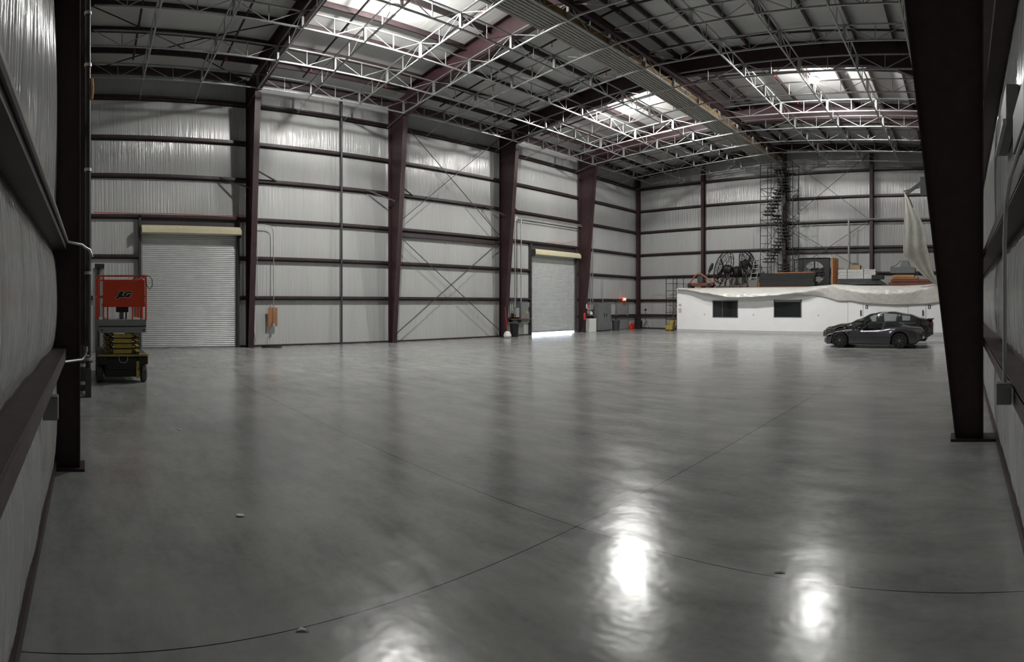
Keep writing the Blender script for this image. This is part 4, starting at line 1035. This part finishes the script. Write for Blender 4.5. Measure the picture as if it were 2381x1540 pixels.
# ------------------------------------------------------------------ cars
def car(spec):
    O = Vector((spec['x'], spec['y'], 0)); Ln, W = spec['L'], spec['W']
    t = thing(spec['name'], spec['label'], 'car', O)
    ax = spec['axles']; R = spec['R']; arch = R + .045
    def it(tab, x):
        if x <= tab[0][0]: return tab[0][1]
        for (a, u), (b, v) in zip(tab[:-1], tab[1:]):
            if x <= b: s = (x - a) / (b - a); return u + (v - u) * (s * s * (3 - 2 * s))
        return tab[-1][1]
    base = [i / 90 * Ln for i in range(91)]
    for a in ax:                               # denser around the wheel arches
        base += [a - arch, a + arch] + [a + arch * math.cos(PI * k / 16) for k in range(1, 16)]
    base = sorted(set(round(v, 3) for v in base))
    rows = []; prof_n = None
    for x in base:
        hw = W / 2 * it(spec['plan'], x); zt = it(spec['top'], x); zs = it(spec['shoulder'], x)
        zbm = it(spec['sill'], x)
        for a in ax:
            if abs(x - a) <= arch + 1e-6: zbm = max(zbm, R + math.sqrt(max(0, arch ** 2 - (x - a) ** 2)))
        zbm = min(zbm, zs - .04)
        zm = (zbm + zs) / 2
        p = [(hw * .5, zbm), (hw * .93, zbm), (hw * .985, zbm + (zs - zbm) * .12), (hw, zm), (hw * .985, zbm + (zs - zbm) * .8), (hw * .93, zs), (hw * .84, zs + (zt - zs) * .45), (hw * .6, zs + (zt - zs) * .85), (hw * .3, zt * .995 + .001), (0, zt)]
        rows.append([(x, -a_, b_) for a_, b_ in p] + [(x, a_, b_) for a_, b_ in p[::-1][1:]])
    n = len(rows[0]); vs = [(O.x + q[0], O.y + q[1], q[2]) for r_ in rows for q in r_]; fs = []
    cut = spec.get('cockpit')
    for i in range(len(rows) - 1):
        for k in range(n - 1):
            if cut and cut[0] < (base[i] + base[i + 1]) / 2 < cut[1] and 6 <= k <= n - 8: continue
            fs.append((i * n + k, i * n + k + 1, (i + 1) * n + k + 1, (i + 1) * n + k))
    fs.append(tuple(range(n))); fs.append(tuple((len(rows) - 1) * n + k for k in range(n))[::-1])
    body = MB().add(vs, fs).build('body', spec['paint'], t, True)
    # dark underbody and wheel wells
    MB().box(O.x + .35, O.x + Ln - .35, O.y - W / 2 * .72, O.y + W / 2 * .72, .13, .55 if cut else .62).build('underbody', 'black', t)
    for a in ax:
        for s in (-1, 1):
            yc = s * (W / 2 - .115)
            wl = MB().lathe([(R * .62, -.10), (R * .93, -.105), (R, -.08), (R, .08), (R * .93, .105), (R * .62, .10)], (O.x + a, O.y + yc, R), 'y', 32).build('wheel', 'rubber', t, True)
            g = MB().lathe([(R * .56, s * .05), (R * .64, s * .05), (R * .66, s * .095), (R * .58, s * .095)], (O.x + a, O.y + yc, R), 'y', 28)
            for k in range(7):
                th = 2 * PI * k / 7; g.bar((O.x + a, O.y + yc + s * .085, R), (O.x + a + R * .62 * math.cos(th), O.y + yc + s * .085, R + R * .62 * math.sin(th)), .02, .035, up=(0, 1, 0))
            g.build('rim', 'rim', wl, True)
            MB().lathe([(.005, s * .09), (.035, s * .09), (.03, s * .105), (.005, s * .105)], (O.x + a, O.y + yc, R), 'y', 14).build('hub_cap', 'rimlight', wl, True)
            MB().lathe([(.02, s * .0), (R * .5, s * .0), (R * .5, s * .01), (.02, s * .01)], (O.x + a, O.y + yc, R), 'y', 18).build('brake_disc', 'dgrey', wl)
    # greenhouse
    if 'cabin' in spec:
        cb = spec['cabin']; xs = sorted([cb['x0'] + (cb['x1'] - cb['x0']) * k / 40 for k in range(41)] + [e for gl in cb['glass'] for e in gl[:2]])
        vs = []; rn = 0; rws = []
        for x in xs:
            hb = W / 2 * .90 * it(spec['plan'], x); zbelt = it(spec['shoulder'], x) + .0; zr = it(cb['roof'], x)
            f = max(0, min(1, (zr - zbelt) / .5)); hr = hb * (1 - .26 * f)
            p = [(hb, zbelt), (hb * .995, zbelt + .02), (hr * 1.02, zbelt + (zr - zbelt) * .80), (hr * .92, zbelt + (zr - zbelt) * .93), (hr * .5, zr - .01), (0, zr)]
            rws.append([(x, -a_, b_) for a_, b_ in p] + [(x, a_, b_) for a_, b_ in p[::-1][1:]])
        n2 = len(rws[0]); vs = [(O.x + q[0], O.y + q[1], q[2]) for r_ in rws for q in r_]
        fs = [(i * n2 + k, i * n2 + k + 1, (i + 1) * n2 + k + 1, (i + 1) * n2 + k) for i in range(len(rws) - 1) for k in range(n2 - 1)
              if not (k in (1, 8) and any(ga < (xs[i] + xs[i + 1]) / 2 < gb for ga, gb, _ in cb['glass']))]
        MB().add(vs, fs).build('roof', spec['paint'], t, True)
        for s in (-1, 1):                       # side glass, slightly proud
            for (xa, xb_, nm) in cb['glass']:
                g = MB(); vv = []; ff = []; m = 14
                for k in range(m + 1):
                    x = xa + (xb_ - xa) * k / m
                    hb = W / 2 * .90 * it(spec['plan'], x); zbelt = it(spec['shoulder'], x); zr = it(cb['roof'], x)
                    f = max(0, min(1, (zr - zbelt) / .5)); hr = hb * (1 - .26 * f); 
                    lo, hi = .0, .82
                    for fr in (lo, hi):
                        z = zbelt + (zr - zbelt) * fr; y = hb * .995 + (hr * 1.02 - hb * .995) * (fr / .8) + .006
                        vv.append((O.x + x, O.y + s * y, z))
                for k in range(m): ff.append((2 * k, 2 * k + 1, 2 * k + 3, 2 * k + 2))
                MB().add(vv, ff).build(nm, 'carglass', t, True)
    return t, O, it
sedan = dict(name='sedan_car', label='dark grey four-door liftback car parked behind the low roadster, facing left', x=Bk(1921, 700, 25.4).x, y=25.45, L=5.02, W=1.96,
    axles=(.95, 3.90), R=.345, paint='carpaint2',
    plan=[(0, .62), (.25, .86), (.8, .98), (2.5, 1.0), (4.2, .99), (4.8, .90), (5.02, .74)],
    top=[(0, .60), (.25, .76), (.9, .90), (1.55, .98), (2.2, 1.0), (4.2, 1.05), (4.8, 1.08), (4.97, 1.06), (5.02, .92)],
    shoulder=[(0, .50), (.3, .66), (.9, .80), (1.6, .88), (2.6, .92), (3.6, .96), (4.5, .96), (5.02, .80)],
    sill=[(0, .30), (.3, .20), (1, .19), (4.2, .20), (4.7, .28), (5.02, .42)],
    cabin=dict(x0=1.25, x1=4.85, roof=[(1.25, .93), (1.7, 1.12), (2.25, 1.36), (2.75, 1.445), (3.2, 1.44), (3.9, 1.33), (4.5, 1.16), (4.85, 1.08)],
               glass=[(1.95, 2.55, 'side_window'), (2.62, 3.42, 'side_window'), (3.48, 4.0, 'side_window')]))
t, O, it = car(sedan)
for s in (-1, 1):
    for xx in (2.45, 3.35): MB().box(O.x + xx, O.x + xx + .16, O.y + s * .38 - .24, O.y + s * .38 + .24, .85, 1.22).build('seat', 'seat', t, bevel=.04)
MB().box(O.x + 4.72, O.x + 5.0, O.y - .75, O.y + .75, 1.075, 1.11).build('rear_spoiler', 'black', t, bevel=.01)
for s in (-1, 1):
    MB().box(O.x + 4.82, O.x + 5.0, O.y + s * .60, O.y + s * .86, .80, .92).build('tail_lamp', 'tail', t, bevel=.02)
    MB().prism([(O.x + .16, .60), (O.x + .5, .68), (O.x + .52, .72), (O.x + .2, .68)], 'y', O.y + s * .62, O.y + s * .86).build('headlamp', 'chrome', t, bevel=.01)
    MB().lathe([(.01, -.10), (.06, -.08), (.07, .02), (.05, .1), (.01, .12)], (O.x + 1.85, O.y + s * 1.0, 1.02), 'x', 12).build('door_mirror', 'carpaint2', t, True)
    MB().bar((O.x + 1.75, O.y + s * .915, .905), (O.x + 3.9, O.y + s * .945, .985), .008, .014).build('chrome_strip', 'chrome', t)
road = dict(name='roadster_car', label='low dark grey open-top roadster parked in front of the liftback car, facing left', x=Bk(1925, 700, 23.1).x, y=23.05, L=4.08, W=1.85,
    axles=(.72, 3.16), R=.315, paint='carpaint',
    plan=[(0, .60), (.15, .80), (.6, .97), (1.4, .95), (2.2, .95), (3.1, 1.0), (3.7, .95), (4.08, .76)],
    top=[(0, .42), (.2, .54), (.5, .66), (.9, .72), (1.5, .76), (2.3, .78), (2.75, .90), (3.2, .92), (3.7, .86), (4.0, .82), (4.08, .70)],
    shoulder=[(0, .36), (.2, .48), (.55, .64), (.8, .68), (1.3, .68), (2.1, .68), (2.6, .72), (3.1, .80), (3.6, .76), (4.08, .60)],
    sill=[(0, .20), (.15, .14), (.8, .17), (3.3, .16), (3.8, .20), (4.08, .36)], cockpit=(1.62, 2.45))
t, O, it = car(road)
MB().box(O.x + 1.62, O.x + 2.5, O.y - .66, O.y + .66, .22, .50).build('cockpit_floor', 'seat', t)
for s in (-1, 1):
    st = MB().box(O.x + 1.95, O.x + 2.35, O.y + s * .36 - .22, O.y + s * .36 + .22, .36, .52)
    st.add([(O.x + 2.28, O.y + s * .36 - .2, .45), (O.x + 2.42, O.y + s * .36 - .2, .45), (O.x + 2.55, O.y + s * .36 - .14, .98), (O.x + 2.44, O.y + s * .36 - .14, .98),
            (O.x + 2.28, O.y + s * .36 + .2, .45), (O.x + 2.42, O.y + s * .36 + .2, .45), (O.x + 2.55, O.y + s * .36 + .14, .98), (O.x + 2.44, O.y + s * .36 + .14, .98)],
           [(0, 1, 2, 3), (4, 7, 6, 5), (0, 4, 5, 1), (1, 5, 6, 2), (2, 6, 7, 3), (3, 7, 4, 0)])
    st.build('seat', 'seat', t, bevel=.04)
    MB().prism([(O.x + 2.42, .74), (O.x + 3.5, .84), (O.x + 3.1, .94), (O.x + 2.66, 1.05), (O.x + 2.56, 1.05)], 'y', O.y + s * .50, O.y + s * .66).build('rear_buttress', 'carpaint', t, bevel=.03)
    MB().bar((O.x + 1.18, O.y + s * .68, .70), (O.x + 1.78, O.y + s * .56, 1.08), .03, .05).build('windscreen_pillar', 'carpaint', t)
    MB().lathe([(.01, -.08), (.055, -.06), (.06, .02), (.01, .10)], (O.x + 1.55, O.y + s * .90, .80), 'x', 12).build('door_mirror', 'black', t, True)
    MB().prism([(O.x + .12, .46), (O.x + .45, .58), (O.x + .5, .63), (O.x + .2, .55)], 'y', O.y + s * .56, O.y + s * .80).build('headlamp', 'chrome', t, bevel=.01)
    MB().lathe([(.01, 0), (.06, 0), (.06, .02), (.01, .02)], (O.x + 4.06, O.y + s * .55, .64), 'x', 14).build('tail_lamp', 'tail', t)
MB().bar((O.x + 1.78, O.y - .56, 1.08), (O.x + 1.78, O.y + .56, 1.08), .04, .05).build('windscreen_header', 'black', t)
MB().add([(O.x + 1.18, O.y - .66, .72), (O.x + 1.18, O.y + .66, .72), (O.x + 1.78, O.y + .55, 1.08), (O.x + 1.78, O.y - .55, 1.08), (O.x + 1.19, O.y - .66, .71), (O.x + 1.19, O.y + .66, .71), (O.x + 1.79, O.y + .55, 1.07), (O.x + 1.79, O.y - .55, 1.07)],
         [(0, 1, 2, 3), (7, 6, 5, 4), (0, 4, 5, 1), (1, 5, 6, 2), (2, 6, 7, 3), (3, 7, 4, 0)]).build('windscreen', mat('clear_windscreen', (.6, .7, .66), .03, trans=1.0), t)
MB().tube([(O.x + 1.72, O.y - .36 + .17 * math.cos(s), .78 + .17 * math.sin(s)) for s in [2 * PI * k / 20 for k in range(20)]], .014, 6, True).build('steering_wheel', 'black', t, True)
MB().prism([(O.x + 2.46, .62), (O.x + 2.62, .62), (O.x + 2.66, 1.02), (O.x + 2.58, 1.02)], 'y', O.y - .60, O.y + .60).build('rear_bulkhead', 'seat', t, bevel=.02)

# ------------------------------------------------------------------ near wall fittings
t = thing('conduit', 'grey conduit running along the near end wall girt and around the close left column', 'conduit', (-3, -.1, 2.5))
MB().tube([(-.6, -.222, 2.42), (-5.9, -.172, 2.45), (-6.0, -.02, 2.43), (-6.05, .02, 2.40), (-6.05, .06, 2.38), (-6.05, .09, 2.3)], .016, 8).build('pipe_run', 'cond', t, True)
MB().tube([(-5.75, -.20, 1.20), (-6.0, -.02, 1.20), (-6.05, .02, 1.25), (-6.05, .03, 1.32)], .014, 8).build('pipe_run', 'cond', t, True)
t = thing('junction_box', 'grey electrical box on the lower girt close by at the left', 'electrical box', (-3.95, -.23, 1.07))
MB().box(-4.0, -3.88, -.285, -.18, .985, 1.15).build('box_body', 'lgrey', t, bevel=.004); MB().box(-3.88, -3.872, -.28, -.185, .995, 1.14).build('cover_plate', 'lgrey', t)
t = thing('junction_box', 'grey electrical box on the lower girt close by at the right', 'electrical box', (.24, 3.15, 1.25))
MB().box(.19, .275, 3.1, 3.2, 1.235, 1.355).build('box_body', 'lgrey', t, bevel=.004); MB().box(.195, .27, 3.092, 3.1, 1.245, 1.345).build('cover_plate', 'lgrey', t)
MB().tube([(.24, 3.15, 1.35), (.24, 3.15, 2.15), (.245, 3.1, 2.35), (.25, 2.9, 2.46), (.255, 1.8, 2.50)], .012, 8).build('conduit_drop', 'cond', t, True)
t = thing('wall_fixture', 'tilted grey metal housing high on the near side wall', 'fixture', (.42, 4.7, 3.3))
MB().box(.33, .43, 4.2, 5.3, 3.2, 3.46).build('housing', 'lgrey', t, bevel=.01); MB().box(.31, .34, 4.25, 5.25, 3.17, 3.21).build('bottom_lip', 'alum', t)
MB().box(.30, .43, 2.7, 3.3, 2.68, 2.92).build('dark_box', 'dgrey', t, bevel=.01)

# ------------------------------------------------------------------ litter on the floor
def gp(px, py):
    a = phi(px); r_ = H * F / (py - PY0); return Vector((-r_ * math.cos(a), r_ * math.sin(a), 0))
def scrap(px, py, r_, m, lbl, nm='paper_scrap', cat='paper scrap', sq=1.0):
    p = gp(px, py); n = 9; random.seed(px)
    vs = [(p.x + r_ * (1 + random.uniform(-.18, .18)) * math.cos(2 * PI * k / n), p.y + r_ * sq * (1 + random.uniform(-.18, .18)) * math.sin(2 * PI * k / n), .004 + random.uniform(0, .004)) for k in range(n)]
    top = [(x, y, z + .003) for x, y, z in vs]
    g = MB().add(vs + top, [tuple(range(n))[::-1], tuple(range(n, 2 * n))] + [(k, (k + 1) % n, n + (k + 1) % n, n + k) for k in range(n)])
    tag(g.build(nm, m), lbl, cat)
scrap(559, 1200, .036, 'white', 'round white paper disc on the floor, largest of the pale specks')
scrap(418, 1000, .03, 'white', 'small pale scrap on the floor beyond the white disc')
scrap(362, 918, .035, 'white', 'tiny pale scrap on the floor near the scissor lift')
def leaf(px, py, ln, ang, m, lbl):
    p = gp(px, py); n = 8; vs = []; fs = []
    for k in range(n + 1):
        s = k / n; x = (s - .5) * ln; wd = ln * .16 * math.sin(PI * min(1, s * .96 + .03)); z = .003 + .007 * math.sin(PI * s); b = .25 * ln * math.sin(PI * s)
        vs += [(x, b - wd, z), (x, b, z + .003), (x, b + wd, z)]
    for k in range(n):
        for j in range(2): a = 3 * k + j; fs.append((a, a + 1, a + 4, a + 3))
    g = MB().add(vs, fs).xform(Matrix.Translation(p) @ Matrix.Rotation(ang, 4, 'Z'))
    o = g.build('fallen_leaf', m); mm = o.modifiers.new('t', 'SOLIDIFY'); mm.thickness = .002
    tag(o, lbl, 'leaf')
leaf(702, 1471, .075, 1.2, 'white', 'curled pale leaf on the floor beside the nearer saw-cut joint')
leaf(1812, 1334, .075, .3, 'leaf', 'curled green leaf on the floor below the long crosswise joint')

for o in list(C.objects):
    if o.parent is None and (o.name in ('wall_front', 'baseboard_front') or (o.name.startswith('wall_girt') and 'near end wall' in o.get('label', ''))):
        o.rotation_euler = (0, 0, -.0092)         # the near end wall stands half a degree out of square
# ------------------------------------------------------------------ light, camera
for mm, st_ in (('lamp', 2050.0), ('lamp_up', 300.0)):
    for n in M[mm].node_tree.nodes:
        if n.type == 'BSDF_PRINCIPLED': n.inputs['Emission Strength'].default_value = st_
wd = bpy.data.worlds.new('sky'); sc.world = wd; wd.use_nodes = True
bg = wd.node_tree.nodes['Background']; bg.inputs['Color'].default_value = (.78, .86, 1.0, 1); bg.inputs['Strength'].default_value = 9.0

cam = bpy.data.cameras.new('camera'); co = bpy.data.objects.new('camera', cam); C.objects.link(co)
cam.type = 'PANO'; cam.panorama_type = 'CENTRAL_CYLINDRICAL'
cam.central_cylindrical_range_u_min = -(2381 / 2) / F; cam.central_cylindrical_range_u_max = (2381 / 2) / F
cam.central_cylindrical_range_v_min = (PY0 - 1540) / F; cam.central_cylindrical_range_v_max = PY0 / F
cam.central_cylindrical_radius = 1.0
cam.clip_start = .02; cam.clip_end = 200
ac = (2381 / 2 - PX0) / F                  # heading of the frame centre, clockwise from -X
d = Vector((-math.cos(ac), math.sin(ac), 0))
co.location = (0, 0, H); co.rotation_euler = d.to_track_quat('-Z', 'Y').to_euler()
sc.camera = co
sc.cycles.use_light_tree = False
sc.view_settings.view_transform = 'Standard'; sc.view_settings.look = 'None'
sc.view_settings.exposure = 0.2; sc.view_settings.gamma = 1.0; sc.view_settings.use_curve_mapping = False
sc.cycles.max_bounces = 6; sc.cycles.diffuse_bounces = 4; sc.cycles.glossy_bounces = 2; sc.cycles.transmission_bounces = 4
sc.cycles.sample_clamp_indirect = 12.0; sc.cycles.caustics_reflective = False; sc.cycles.caustics_refractive = False
sc.cycles.use_denoising = True
sc.cycles.use_adaptive_sampling = True; sc.cycles.adaptive_threshold = .025
